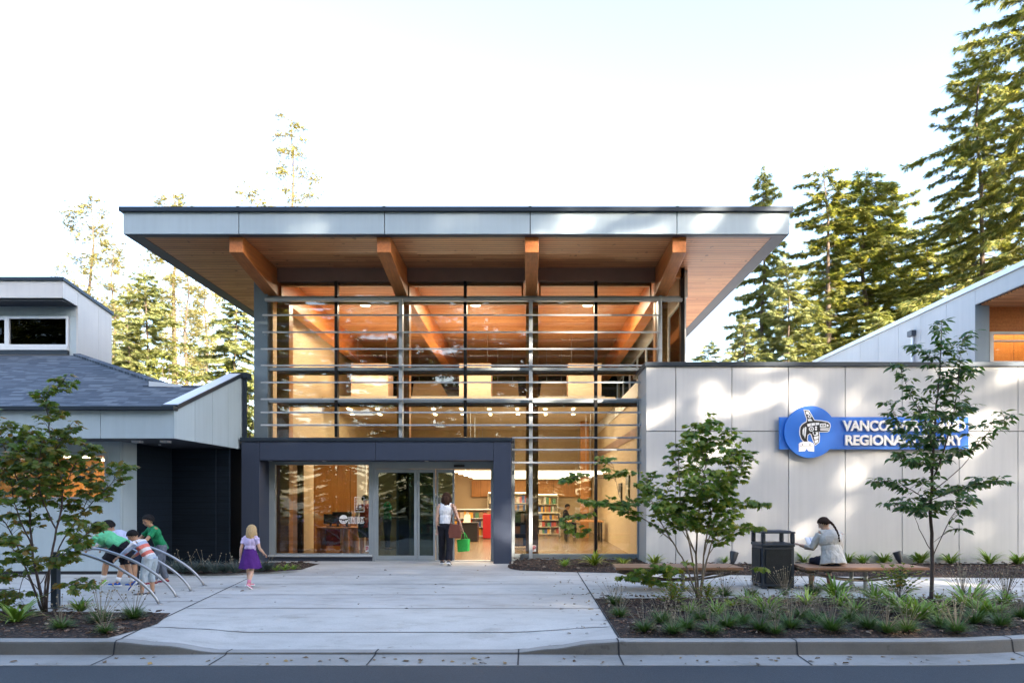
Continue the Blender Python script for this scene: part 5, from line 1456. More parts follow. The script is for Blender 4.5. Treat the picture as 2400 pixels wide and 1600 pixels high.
# strip of bed along the glazing and the sign wall
for a, b, k, s, w in (
    (30, 285, 'bright', 1.25, 'under the glazing at the right of the portal'), (185, 285, 'bright', .75, 'at the corner of glazing and sign wall'), (355, 280, 'bright', 1.1, 'at the foot of the sign wall behind the maple'), (735, 272, 'strap', .6, 'beside the spotlight by the maple'),
    (1160, 270, 'strap', .95, 'behind the bench, left of the reader'), (1400, 272, 'strap', .9, 'behind the bench, just right of the reader'), (1480, 275, 'strap', .85, 'behind the bench, midway to the second spotlight'), (1595, 272, 'strap', 1.1, 'left of the second spotlight'),
    (1790, 274, 'strap', 1.15, 'between the second spotlight and the dogwood'), (1955, 276, 'strap', 1.0, 'at the wall right of the dogwood'), (2165, 279, 'strap', 1.15, 'at the wall near the last panel joint'), (2320, 280, 'strap', 1.0, 'at the wall at the right edge'), (-130, 292, 'strap', .7, 'near the portal\'s right pier')):
    put(k, *z8(a, b), w, s, .09)
# left bed
for px, py, k, s, w in ((39, 1458, 'strap', 1.15, 'at the left edge of the left bed'), (189, 1432, 'strap', .7, 'right of the reddening maple'), (143, 1474, 'thrift', 1.0, 'below the reddening maple'), (236, 1458, 'thrift', 1.1, 'in the middle of the left bed'),
                        (246, 1483, 'thrift', .8, 'by the kerb in the left bed'), (314, 1450, 'thrift', 1.15, 'at the right tip of the left bed'), (10, 1440, 'fern', .6, 'behind the left bed\'s strap-leaved clump')):
    put(k, px, py, w, s)
# bed by the recess
for i, (px, py, w) in enumerate(((408, 1338, 'behind the last bike hoop'), (430, 1341, 'at the left of the recess bed'), (455, 1342, 'in the recess bed right of the hoops'), (480, 1340, 'in the middle of the recess bed'), (505, 1342, 'before the corner of the navy siding'), (528, 1341, 'in the recess bed left of the girl'), (551, 1341, 'in the recess bed beside the girl\'s shoulder'), (612, 1338, 'in the recess bed right of the girl'), (627, 1336, 'before the portal pier'))):
    put('fescue', px, py, w, 1.15, .05)
for px, py, w in ((648, 1337, 'before the big entrance window'), (668, 1336, 'near the tip of the recess bed'), (688, 1334, 'at the tip of the recess bed')):
    put('strap', px, py, w, .5, .05)
for k in PROTO:
    for o in PROTO[k]:
        if o.name not in USED:
            for c in list(o.children): bpy.data.objects.remove(c)
            bpy.data.objects.remove(o)

# ---- conifers
SPRAY_V, SPRAY_F = [], []
for i, (a, l) in enumerate(((0, 1.0), (.38, .80), (-.42, .78), (.8, .55), (-.75, .58), (.18, .92), (-.2, .88), (1.25, .36), (-1.2, .38), (.6, .66), (-.58, .68))):
    o = (.30*abs(a), 0, 0); c, s = math.cos(a), math.sin(a); w = .034
    b = len(SPRAY_V)
    SPRAY_V += [(o[0], 0, 0), (o[0]+c*l*.5 - s*w, s*l*.5 + c*w, .03*((i % 3)-1)), (o[0]+c*l, s*l, -.12*l), (o[0]+c*l*.5 + s*w, s*l*.5 - c*w, .03*((i % 3)-1))]
    SPRAY_F.append((b, b+1, b+2, b+3))
def conifer_mesh(H, Rm, base, nb, seed, droop=.15, upsweep=.2, spray=.55, dens=9, top=.9, clump=False, gap=0.0, r0=None, irr=True):
    """(trunk mesh, crown mesh) for a tree standing at the origin"""
    rg = random.Random(seed); w = MB(); Ms, Ts = [], []
    r0 = r0 or H*.012
    bend = [(rg.uniform(-.012, .012)*H*t, rg.uniform(-.012, .012)*H*t, H*t) for t in np.linspace(0, 1, 8)]; bend[0] = (0, 0, -.4)
    w.tube(bend, [r0*(1-.93*i/7) for i in range(8)], 9)
    def axis(z):
        t = max(0, min(.9999, z/H))*7; i = int(t); a, b = Vector(bend[i]), Vector(bend[i+1]); return a.lerp(b, t-i)
    az = rg.uniform(0, 6.28)
    for k in range(nb):
        h = base + (1-base)*((k + rg.random())/nb)**.92
        if rg.random() < gap: continue
        az += 2.4 + rg.uniform(-.5, .5)
        env = ((1-h)/(1-base))
        L = Rm*(env**top)*(rg.uniform(.45, 1.15)*(.72 + .65*max(0, .5 + mnoise.noise(Vector((math.cos(az)*1.1, math.sin(az)*1.1, h*7 + seed))))) if irr else rg.uniform(.6, 1.12)) + .25
        if h < base + .12: L *= rg.uniform(.55, 1.0)
        p = axis(h*H); up = upsweep*(h-.35) - droop + rg.uniform(-.2, .2)
        d = Vector((math.cos(az), math.sin(az), up)).normalized()
        pts = [p]; n = max(3, int(L/.5))
        for j in range(n):
            d = (d + Vector((rg.uniform(-.07,.07), rg.uniform(-.07,.07), .035 if j > n/2 else -.035))).normalized()
            pts.append(pts[-1] + d*(L/n))
        w.tube(pts, [max(.012, r0*.22*env*(1-.85*j/n)) for j in range(n+1)], 4, False)
        m_ = max(4, int(L*dens))
        for j in range(m_):
            t = (.72 + .28*rg.random()) if clump else (.12 + .88*((j+rg.random())/m_))
            q = t*n; i = min(int(q), n-1); c = pts[i].lerp(pts[i+1], q-i); dd = (pts[i+1]-pts[i]).normalized()
            sgn = rg.choice((-1, 1)); lat = Vector((-dd.y, dd.x, 0)).normalized()*sgn
            if clump:
                c = c + Vector((rg.gauss(0,.32), rg.gauss(0,.32), rg.gauss(0,.22)))*min(1.0, L*.6)
                o = Vector((rg.uniform(-1,1), rg.uniform(-1,1), rg.uniform(-.2,1))).normalized()
            else: o = (dd*rg.uniform(.3, 1.0) + lat*rg.uniform(.2, 1.0)*(1.2-t) + Vector((0,0,rg.uniform(-.45,.12)))).normalized()
            s = spray*rg.uniform(.6, 1.2)*(.65+.35*min(1, L))
            Ms.append(np.array(frame(o, Vector((rg.uniform(-.5,.5), rg.uniform(-.5,.5), 1)), rg.uniform(-.7,.7)))*s); Ts.append(tuple(c))
    for j in range(14):
        Ms.append(np.array(frame(Vector((rg.uniform(-.4,.4), rg.uniform(-.4,.4), 1))))*spray*.8); Ts.append(tuple(axis(H*(1-.02*j/2))))
    return w, np.array(Ms), np.array(Ts)
CON = {}
def con_kind(key, lmat, bark, **kw):
    w, Ms, Ts = conifer_mesh(**kw)
    t = w.build('trunk', bark); tm = t.data; bpy.data.objects.remove(t)
    CON[key] = (tm, inst('crown', SPRAY_V, SPRAY_F, Ms, Ts, lmat), kw['H'])
con_kind('fir0', M['fir_needle'], M['bark'], H=20, Rm=4.0, base=.16, nb=170, seed=1, droop=.12, spray=.5, dens=34, top=.7, gap=.08)
con_kind('fir1', M['fir_needle'], M['bark'], H=20, Rm=3.6, base=.28, nb=140, seed=2, droop=.05, spray=.5, dens=34, top=.5, gap=.15)
con_kind('fir2', M['fir_needle'], M['bark'], H=20, Rm=4.2, base=.10, nb=200, seed=3, droop=.15, spray=.5, dens=32, top=.5, gap=.05)
con_kind('spruce0', M['spruce_needle'], M['bark'], H=12, Rm=3.4, base=.04, nb=170, seed=4, droop=.12, spray=.38, dens=44, top=.7, gap=.06)
con_kind('spruce1', M['spruce_needle'], M['bark'], H=12, Rm=3.0, base=.05, nb=170, seed=5, droop=.2, spray=.38, dens=44, top=.65, gap=.06)
con_kind('pine0', M['pine_needle'], M['bark'], H=20, Rm=2.6, base=.40, nb=70, seed=6, droop=-.05, spray=.25, dens=95, top=.55, clump=True, gap=.2)
con_kind('pine1', M['pine_needle'], M['bark'], H=20, Rm=2.2, base=.35, nb=70, seed=7, droop=.0, spray=.23, dens=95, top=.5, clump=True, gap=.25)
con_kind('bigfir', M['fir_needle'], M['bark'], H=30, Rm=7.0, base=.2, nb=230, seed=8, droop=.14, spray=.52, dens=28, top=.62, gap=.2, r0=.30)
con_kind('slimfir', M['fir_needle'], M['bark'], H=20, Rm=2.2, base=.42, nb=90, seed=12, droop=.1, spray=.45, dens=38, top=.4, gap=.15)
con_kind('screen', M['fir_needle'], M['bark'], H=30, Rm=5.2, base=.14, nb=240, seed=14, droop=.12, spray=1.25, dens=7, top=.42, r0=.36)
def conifer(key, x, y, H, rz, label, group=None, cat='tree', name=None, wide=1.0):
    tm, cm, h0 = CON[key]; s = H/h0
    e = empty(name or {'fir':'fir_tree','spr':'spruce_tree','pin':'pine_tree','big':'fir_tree','sli':'fir_tree','scr':'fir_tree'}[key[:3]], (x, y, -.3), label, cat, group, rz)
    e.scale = (s*wide, s*wide, s)
    link_mesh('trunk', tm, e); link_mesh('crown', cm, e)
    return e
def far(key, px, ptop, Y, rz, label, wide=1.0): return conifer(key, X(px, Y), Y, Z(ptop, Y)+.3, rz, label, None, 'tree', None, wide)
# behind the building, right
far('bigfir', 2300, 120, 37, .3, 'tall sunlit fir whose bare trunk shows above the sloping white wall')
far('bigfir', 2450, -300, 33, 1.9, 'broad sunlit fir cut by the right edge of the picture')
far('slimfir', 1943, 398, 38, .8, 'slim fir with a bare lower trunk and a tufted top, left of the dense pair', 1.25)
far('fir2', 2030, 400, 40, 2.2, 'dense fir with a rounded sunlit top right beside the slim bare-trunked fir', 1.3)
far('fir1', 2085, 440, 44, 4.0, 'fir partly hidden behind the dense round-topped one', .9)
far('fir0', 1790, 395, 46, 5.1, 'pointed fir whose tip shows above the right end of the hall roof', .8)
far('spruce0', 1845, 610, 33, 1.1, 'drooping pale green conifer just right of the roof end')
far('spruce1', 1745, 745, 31, 2.7, 'lower pale conifer under the right eave')
far('spruce0', 1660, 800, 35, 4.4, 'short conifer tip peeping over the sign wall beside the hall')
far('fir2', 2180, 560, 43, 3.3, 'dark fir filling the gap between the dense pair and the tall right-hand fir', 1.2)
far('fir0', 1930, 620, 48, .5, 'mid-height fir standing behind the slim bare-trunked fir')
far('fir1', 2250, 480, 50, 1.0, 'hazy fir behind the tall right-hand fir', 1.1)
far('spruce1', 2060, 730, 34, 5.0, 'low bushy conifer above the sloping white wall', 1.2)
# behind the building, left
far('pine1', 690, 276, 62, .4, 'tall thin see-through pine rising alone above the hall roof', 1.0)
far('pine0', 412, 452, 56, 2.0, 'yellowish pine whose round top shows over the roof\'s left end', 1.2)
far('pine0', 215, 462, 50, 1.2, 'leftmost yellowish pine behind the small clerestory box', 1.1)
far('pine1', 262, 560, 46, 3.1, 'sparse pine just right of the leftmost yellowish one')
far('pine1', 438, 590, 44, 5.2, 'thin-trunked pine under the left eave', 1.0)
far('pine0', 482, 640, 46, 4.1, 'pale sparse pine half hidden by the left eave', .9)
far('spruce0', 345, 640, 38, .9, 'broad pale spruce between the clerestory box and the hall', 1.05)
far('spruce1', 555, 690, 34, 3.9, 'pale spruce beside the grey corner column', 1.15)
far('spruce1', 300, 760, 36, 2.2, 'low spruce behind the shingle roof ridge', 1.1)
def shrub(px, ptop, Y, Rx, label, seed):
    rg = random.Random(seed); x = X(px, Y); top = Z(ptop, Y); Ms, Ts = [], []; w = MB()
    e = empty('shrub', (x, Y, 0), label, 'shrub')
    for k in range(60):
        az = rg.uniform(0, 6.28); r = Rx*math.sqrt(rg.random()); h = top*(rg.uniform(.45, 1.0)*(1-.45*(r/Rx)**2))
        tip = Vector((math.cos(az)*r, math.sin(az)*r, h)); w.tube([(0,0,-.3), (tip.x*.4, tip.y*.4, h*.5), tip], [.05, .03, .01], 4, False)
        for j in range(46):
            c = tip + Vector((rg.gauss(0,.34), rg.gauss(0,.34), rg.gauss(0,.34)))
            o = Vector((rg.uniform(-1,1), rg.uniform(-1,1), rg.uniform(-.5,.8))).normalized()
            Ms.append(np.array(frame(o, Vector((rg.uniform(-1,1), rg.uniform(-1,1), 1))))*rg.uniform(.10, .2)); Ts.append(tuple(c))
    w.build('trunk', M['bark']).parent = e
    link_mesh('crown', inst('crown', OVA[0], OVA[1], np.array(Ms), np.array(Ts), M['bush_leaf']), e)
shrub(405, 835, 31, 2.2, 'bright yellow-green broadleaf bush below the pale spruce', 3)
shrub(540, 850, 29, 1.5, 'small yellow-green bush by the rising roof edge', 4)
# across the road: the trees that throw the dappled shade and show in the glass
SCREEN = [
    ('screen', 3.0, -16, 33), ('screen', 8.0, -14, 34), ('screen', 13.0, -16.5, 34), ('screen', 17.0, -14, 33), ('slimfir', 22.0, -17, 32),
    ('slimfir', 25.2, -13.5, 30), ('fir1', 32.0, -17, 27.5), ('fir1', 35.0, -14, 27), ('fir2', 40, -17, 29), ('fir0', 45, -15, 28), ('fir2', 43, -22, 29),
    ('screen', 6.0, -22, 33), ('screen', 12.0, -23, 34), ('screen', 17.5, -23, 33), ('fir1', 30, -22, 27), ('fir1', 37, -23, 27),
    ('screen', -3.0, -19, 29), ('screen', -9.0, -18, 28), ('fir1', -15.0, -20, 29), ('screen', -21.0, -19, 28), ('fir0', -27.0, -18, 28), ('screen', -33.0, -20, 27), ('screen', -39.5, -19, 27), ('fir2', -46.0, -20, 28)] + [(('spruce0', 'spruce1')[k % 2], -44 + 6.5*k, -26 - 2*(k % 3), 13 + (k*7 % 4)) for k in range(14)]
for i, (k, x, y, H) in enumerate(SCREEN):
    low = k[:3] == 'spr'
    conifer(k, x, y, H, i*1.7, 'low spruce in the thicket across the road, seen only as a reflection' if low else 'tall fir across the road, seen only as a reflection in the glazing', 'spruces across the road' if low else 'firs across the road', 'tree', None, 1.3 if low else 1.15)
# ================================================================== people
def cloth(name, col, rough=0.8, amt=.12):
    t = NT(name); p = t.pos()
    c = t.ramp(t.noise(p, 9, 4), [(.3, tuple(x*(1-amt) for x in col)), (.7, tuple(min(1, x*(1+amt)) for x in col))])
    t.set(Base_Color=c, Roughness=rough); t.b.inputs['Specular IOR Level'].default_value = .2
    t.bump(t.noise(p, 16, 3), .5, .02)
    return t.m
def striped(name, cols, org, d, width):
    """stripes across a direction d from org, cycling colours"""
    t = NT(name); g = t.pos()
    s = t.n('ShaderNodeVectorMath', operation='SUBTRACT'); t.l(g, s.inputs[0]); s.inputs[1].default_value = org
    q = t.n('ShaderNodeVectorMath', operation='DOT_PRODUCT'); t.l(s.outputs[0], q.inputs[0]); q.inputs[1].default_value = d
    f = t.math('FRACT', t.math('DIVIDE', q.outputs['Value'], width*len(cols)))
    x = t.n('ShaderNodeValToRGB'); x.color_ramp.interpolation = 'CONSTANT'; e = x.color_ramp.elements
    while len(e) < len(cols): e.new(.5)
    for i, (el, c) in enumerate(zip(e, cols)): el.position = i/len(cols); el.color = (*c, 1)
    t.l(f, x.inputs[0]); t.set(Base_Color=x.outputs[0], Roughness=.8)
    return t.m
def skin(name, col):
    t = NT(name); p = t.pos()
    c = t.ramp(t.noise(p, 12, 3), [(.3, tuple(x*.92 for x in col)), (.7, tuple(x*1.05 for x in col))])
    t.set(Base_Color=c, Roughness=.5); t.b.inputs['Subsurface Weight'].default_value = .08
    t.b.inputs['Subsurface Radius'].default_value = (.01, .004, .002)
    return t.m
SK = {'tan': skin('tan_skin', (.42, .235, .145)), 'fair': skin('fair_skin', (.58, .36, .26))}
_h = 0
HAIR = {k: mat_noise(k + '_hair', c, .45, 40, .3, stretch=(3, 3, .5)) for k, c in (('black', (.012, .011, .012)), ('brown', (.045, .022, .014)), ('blonde', (.42, .29, .15)), ('dark_brown', (.03, .017, .012)))}
for _m in HAIR.values(): _m.node_tree.nodes['Principled BSDF'].inputs['Specular IOR Level'].default_value = .12; _m.node_tree.nodes['Principled BSDF'].inputs['Roughness'].default_value = .7
EYE = mat_flat('eye_white_and_iris', (.02, .012, .01), .2); LIP = mat_flat('lip', (.34, .12, .10), .5)
V3 = Vector
def remesh(mb, name, mat, parent, vox, smooth=2, fold=0.0):
    o = mb.build(name, mat, parent)
    r = o.modifiers.new('r', 'REMESH'); r.mode = 'VOXEL'; r.voxel_size = vox; r.use_smooth_shade = True
    if smooth: s = o.modifiers.new('s', 'SMOOTH'); s.iterations = smooth; s.factor = .5
    bpy.context.view_layer.update()
    me = bpy.data.meshes.new_from_object(o.evaluated_get(bpy.context.evaluated_depsgraph_get()))
    old = o.data; o.modifiers.clear(); o.data = me; bpy.data.meshes.remove(old)
    me.name = name
    if fold > 0:
        sd = random.random()*50
        nr = [v.normal.copy() for v in me.vertices]
        for v, n_ in zip(me.vertices, nr):
            c = v.co
            v.co = c + n_*fold*(mnoise.noise(Vector((c.x*13 + sd, c.y*13, c.z*7))) + .55*mnoise.noise(Vector((c.x*30, c.y*30 + sd, c.z*17))))
    if not me.materials: me.materials.append(mat)
    return o
def rotm(x, y, z): return Matrix((V3(x).normalized(), V3(y).normalized(), V3(z).normalized())).transposed()

def otube(a, b, ax, ay, ra, rb, n=20, m=5):
    """oval sleeve from a to b, half-axes ra to rb"""
    vs = []
    for j in range(m):
        t = j/(m-1)
        for i in range(n):
            q = 2*math.pi*i/n; vs.append(a.lerp(b, t) + ax*math.cos(q)*(ra[0]+(rb[0]-ra[0])*t) + ay*math.sin(q)*(ra[1]+(rb[1]-ra[1])*t))
    fs = [(j*n+i, (j+1)*n+i, (j+1)*n+(i+1) % n, j*n+(i+1) % n) for j in range(m-1) for i in range(n)]
    return vs, fs + [tuple(range(n)), tuple(range((m-1)*n, m*n))[::-1]]
def person(label, x, y, z, yaw, H, lean=0, head=(0, 0), legs=((0, 0, 0), (0, 0, 0)), arms=((0, 10, 10), (0, 10, 10)), child=False, sk='tan', hair='black', hstyle='short',
           top=None, sleeve=.5, bottom=None, blen=1.0, skirt=None, shoe=None, sock=None, pelvis=None, slim=1.0, heels=None, twist=0, top_loose=1.0, hem=.06, flare=0.0, pflare=0.0, group=None, lean_side=0, toe=(0, 0)):
    """legs: (hip flexion, knee flexion, abduction) left, right; arms: (shoulder flexion, abduction, elbow flexion[, forearm inward])"""
    f = V3((math.cos(yaw), math.sin(yaw), 0)); l = V3((-f.y, f.x, 0)); up = V3((0, 0, 1))
    hd = H/6.3 if child else H/7.5
    th, shk, ank = .240*H, .240*H, .046*H
    tl = (.285 if child else .300)*H
    sw, hw = (.108 if child else .112)*H*slim, .052*H
    def limb_dir(a, ab, side):
        a, ab = R(a), R(ab)
        return (f*math.sin(a)*math.cos(ab) + l*side*math.sin(ab) - up*math.cos(a)*math.cos(ab)).normalized()
    low = 0; J = {}
    for i, side in ((0, 1), (1, -1)):
        a, k, ab = legs[i]
        d1 = limb_dir(a, ab, side); d2 = limb_dir(a-k, ab*.7, side)
        J[i] = (d1, d2); dz = (d1*th + d2*shk).z - ank
        if toe[i]: dz -= .10*H*math.sin(R(toe[i]))
        low = min(low, dz)
    P = V3((x, y, z - low)) if pelvis is None else V3((x, y, z + pelvis))
    sp = (up*math.cos(R(lean)) + f*math.sin(R(lean)) + l*math.sin(R(lean_side))).normalized()
    tw = R(twist); lt = (l*math.cos(tw) + f*math.sin(tw)); lt = (lt - sp*lt.dot(sp)).normalized(); ft = lt.cross(sp).normalized()
    N = P + sp*tl; C = P + sp*tl*.72; W = P + sp*tl*.36
    hp, hy = R(head[0]), R(head[1])              # pitch down, yaw to the left
    hf0 = (f*math.cos(hy) + l*math.sin(hy)).normalized(); hf = (hf0*math.cos(hp) - up*math.sin(hp)).normalized()
    hs = up.cross(hf0).normalized(); hu = hf.cross(hs).normalized()
    nk = (sp*.6 + hu*.4 + hf0*.12).normalized()
    Hc = N + nk*(.035*H) + hu*hd*.50 + hf*hd*.06
    e = empty('person', (P.x, P.y, z), label, 'person', group)
    b = MB(); rs = rotm(ft, lt, sp)
    b.ell(P, .060*H*slim, .086*H*slim, .070*H, rs, 16, 10).ell(W, .052*H*slim, .074*H*slim, .105*H, rs, 16, 10).ell(C, .062*H*slim, .092*H*slim, .105*H, rs, 16, 10)
    b.tube([N - sp*.03*H, Hc - hu*hd*.22], [.034*H, .030*H], 10)
    rh = rotm(hf, hs, hu)
    b.ell(Hc + hu*hd*.06, hd*.43, hd*.36, hd*.44, rh, 18, 12).ell(Hc - hu*hd*.20 + hf*hd*.12, hd*.28, hd*.27, hd*.30, rh, 14, 10)
    b.ell(Hc + hf*hd*.44 - hu*hd*.07, hd*.075, hd*.055, hd*.09, rh, 8, 6)
    for s in (-1, 1): b.ell(Hc + hs*s*hd*.36 - hu*hd*.04 - hf*hd*.02, hd*.06, hd*.03, hd*.11, rh, 8, 6)
    shp = [N + lt*sw*s - sp*.022*H for s in (1, -1)]
    b.tube([shp[0], N - sp*.012*H, shp[1]], [.036*H, .042*H, .036*H], 10)
    wr = []; el = []
    for i, s in ((0, 1), (1, -1)):
        a = arms[i]; d1 = limb_dir(a[0], a[1], s); inw = R(a[3]) if len(a) > 3 else .1
        fl = R(a[0] + a[2])
        d2 = (f*math.sin(fl)*math.cos(R(a[1])) + l*s*math.sin(R(a[1])) - up*math.cos(fl)*math.cos(R(a[1]))).normalized()
        d2 = (d2*math.cos(inw) - l*s*math.sin(inw)).normalized()
        E = shp[i] + d1*.172*H; Wr = E + d2*.138*H; el.append(E); wr.append((Wr, d2))
        b.tube([shp[i], shp[i].lerp(E, .5), E, E.lerp(Wr, .35), Wr], [.034*H, .029*H, .0235*H, .0245*H, .0165*H], 10)
        # hand: palm, four curled fingers, thumb off the side of the palm
        pd = d2; side = (d2.cross(up) if abs(d2.z) < .95 else d2.cross(f)).normalized(); nrm = side.cross(pd).normalized()
        pc = Wr + pd*.035*H
        b.ell(pc, .036*H, .021*H, .0115*H, rotm(pd, side, nrm), 10, 8)
        for q, ln in ((-1.5, .036), (-.5, .043), (.5, .045), (1.5, .040)):
            k0 = pc + pd*.026*H + side*q*.0105*H; k1 = k0 + (pd*.9 - nrm*.25).normalized()*ln*H*.55; k2 = k1 + (pd*.5 - nrm*.8).normalized()*ln*H*.5
            b.tube([k0, k1, k2], [.0062*H, .0055*H, .0045*H], 6)
        t0 = pc - pd*.012*H + side*s*.017*H
        b.tube([t0, t0 + (side*s*.8 + pd*.5).normalized()*.024*H, t0 + (side*s*.5 + pd*1.1 - nrm*.3).normalized()*.045*H], [.0075*H, .0068*H, .005*H], 6)
    hip, kn, an, ft_ = [], [], [], []
    for i, s in ((0, 1), (1, -1)):
        d1, d2 = J[i]; hpj = P + l*hw*s - up*.01*H; K = hpj + d1*th; A = K + d2*shk
        hip.append(hpj); kn.append(K); an.append(A)
        b.tube([hpj + up*.02*H, hpj.lerp(K, .3), K, K.lerp(A, .3), A], [.062*H*slim, .055*H*slim, .037*H, .038*H, .023*H], 12)
        tp = R(toe[i]); fd = (f*math.cos(tp) - up*math.sin(tp)).normalized(); fu = (up*math.cos(tp) + f*math.sin(tp)).normalized()
        ft_.append((fd, fu))
        b.tube([A - fd*.02*H - fu*.015*H, A + fd*.03*H - fu*.024*H, A + fd*.095*H - fu*.032*H], [.026*H, .024*H, .014*H], 8)
    remesh(b, 'body', SK[sk], e, .0062 if H > 1.4 else .0052, 1)
    # clothes
    if top is not None:
        k = MB(); g = 1.10*top_loose
        k.ell(C, .066*H*slim*g, .098*H*slim*g, .108*H, rs, 18, 12).ell(W, .060*H*slim*g, .084*H*slim*g, .115*H, rs, 18, 12)
        k.add(*otube(P + sp*(.12*H), P + sp*(-hem*H), lt, ft, (.078*H*slim*g, .058*H*slim*g), ((.086+flare)*H*slim*g, (.064+flare)*H*slim*g)), True)
        k.tube([shp[0] if sleeve > 0 else shp[0].lerp(N, .3), N - sp*.014*H, shp[1] if sleeve > 0 else shp[1].lerp(N, .3)], [.041*H, .047*H, .041*H], 12)
        if sleeve > 0:
            for i in (0, 1):
                if sleeve <= 1: k.tube([shp[i], shp[i].lerp(el[i], sleeve*.5), shp[i].lerp(el[i], sleeve)], [.042*H, .038*H, .040*H], 12)
                else: k.tube([shp[i], el[i], el[i].lerp(wr[i][0], sleeve-1)], [.041*H, .034*H, .029*H], 12)
        remesh(k, 'shirt', top, e, .009 if H > 1.4 else .0075, 3, .011)
    if bottom is not None:
        k = MB(); k.ell(P - sp*.0*H, .070*H*slim, .096*H*slim, .080*H, rs, 16, 10)
        for i in (0, 1):
            pts = [hip[i] + up*.02*H, hip[i].lerp(kn[i], .35)]; rad = [.070*H*slim, .064*H*slim]
            if blen <= 1: pts.append(hip[i].lerp(kn[i], blen)); rad.append(.060*H*slim if child else .054*H)
            else: pts += [kn[i], kn[i].lerp(an[i], .4), kn[i].lerp(an[i], blen-1)]; rad += [.050*H, .046*H, .041*H+pflare*H]
            k.tube(pts, rad, 14)
        remesh(k, 'trousers' if blen > 1.2 else 'shorts', bottom, e, .009 if H > 1.4 else .0075, 3, .010)
    if skirt is not None:
        mt, ln = skirt; n = 40; vs = []; rows = 9
        for j in range(rows):
            t = j/(rows-1)
            for i in range(n):
                a = 2*math.pi*i/n; r = (.090 + .092*t**.8)*H*(1 + .07*t*math.sin(a*9 + j*.5)); 
                c = P + up*(.095*H - (ln+.05)*H*t) + up*(.006*H*math.sin(a*5)*t)
                vs.append(c + l*r*math.cos(a) + f*r*.85*math.sin(a))
        k = MB().add(vs, [(j*n+i, (j+1)*n+i, (j+1)*n+(i+1) % n, j*n+(i+1) % n) for j in range(rows-1) for i in range(n)], True)
        k.build('skirt', mt, e)
    if shoe is not None:
        for i in (0, 1):
            fd, fu = ft_[i]; A = an[i]; k = MB(); sd_ = fu.cross(fd)
            k.ell(A - fu*.024*H + fd*.005*H, .046*H, .029*H, .027*H, rotm(fd, sd_, fu), 12, 8).ell(A - fu*.030*H + fd*.075*H, .048*H, .029*H, .0165*H, rotm(fd, sd_, fu), 12, 8)
            o = remesh(k, 'shoe', shoe[i] if isinstance(shoe, tuple) else shoe, e, .006, 2)
            MB().obox(A - fu*.0425*H + fd*.035*H, fd, sd_, fu, .078*H, .026*H, .006*H).build('sole', M['white'] if heels is None else heels, o, bevel=.004)
    if sock is not None:
        for i in (0, 1): MB().tube([an[i] - (an[i]-kn[i]).normalized()*.0 + (kn[i]-an[i]).normalized()*.01*H, an[i] + (kn[i]-an[i]).normalized()*.07*H], [.028*H, .030*H], 12).build('sock', sock, e)
    # face
    for s in (-1, 1):
        MB().ell(Hc + hf*hd*.405 + hs*s*hd*.145 + hu*hd*.02, hd*.03, hd*.055, hd*.026, rh, 10, 6).build('eye', EYE, e)
        MB().obox(Hc + hf*hd*.415 + hs*s*hd*.145 + hu*hd*.10, hs, hf, hu, hd*.075, hd*.012, hd*.014).build('eyebrow', HAIR[hair], e)
    MB().ell(Hc + hf*hd*.39 - hu*hd*.24, hd*.03, hd*.10, hd*.026, rh, 10, 6).build('mouth', LIP, e)
    # hair
    hm = MB(); cc = Hc + hu*hd*.075 - hf*hd*.015; nu, nv = 26, 16; vs = []; keep = []
    rg = random.Random(int(H*1000))
    for j in range(nv+1):
        t = math.pi*j/nv
        for i in range(nu):
            ph = 2*math.pi*i/nu
            q = V3((math.sin(t)*math.cos(ph), math.sin(t)*math.sin(ph), math.cos(t)))
            w = 1 + .035*math.sin(ph*7 + j) * math.sin(t)
            vs.append(cc + rh @ V3((q.x*hd*.50*w, q.y*hd*.45*w, q.z*hd*.50)))
            low_ = -.05 if q.x > .45 else (-.30 if q.x > -.2 else -.62)
            if q.x > .45: low_ = .24
            elif q.x > .1: low_ = -.02
            keep.append(q.z > low_)
    fs = []
    for j in range(nv):
        for i in range(nu):
            i2 = (i+1) % nu; qd = (j*nu+i, (j+1)*nu+i, (j+1)*nu+i2, j*nu+i2)
            if sum(keep[k] for k in qd) >= 3: fs.append(qd)
    hm.add(vs, fs, True)
    if hstyle == 'long':
        for k in range(26):
            a = R(-125 + 250*k/25); o = hf*(-math.cos(a)) + hs*math.sin(a)
            p0 = cc + o*hd*.40 + hu*hd*.12; L_ = hd*rg.uniform(1.15, 1.65)*(1.3 if child else 1.0)*(1 if abs(a) < 1.4 else .8)
            hm.tube([p0, p0 + o*hd*.06 - up*L_*.45, p0 - o*hd*.08 - up*L_*.8 + lt*rg.uniform(-.1,.1)*hd, p0 - o*hd*.12 - up*L_ + lt*rg.uniform(-.2,.2)*hd], [hd*.10, hd*.115, hd*.09, hd*.02], 7)
    if hstyle == 'braid':
        pts = [cc - hf*hd*.40 - hu*hd*.1]; back = -ft
        for k in range(13):
            t = (k+1)/13; pts.append(pts[0] + back*hd*1.02*min(1.0, t*1.25) - lt*hd*.30*t - up*hd*(.6*t + 1.2*t*t))
        for a, c in zip(pts, pts[1:]):
            i = pts.index(a); hm.ell(a.lerp(c, .5) + hs*hd*.035*(1 if i % 2 else -1), hd*.10*(1-.025*i), hd*.10*(1-.025*i), hd*.115, None, 10, 7)
    hm.build('hair', HAIR[hair], e)
    return e, dict(P=P, N=N, wr=wr, el=el, shp=shp, Hc=Hc, f=f, l=l, sp=sp, hd=hd, ft=ft, lt=lt, an=an)

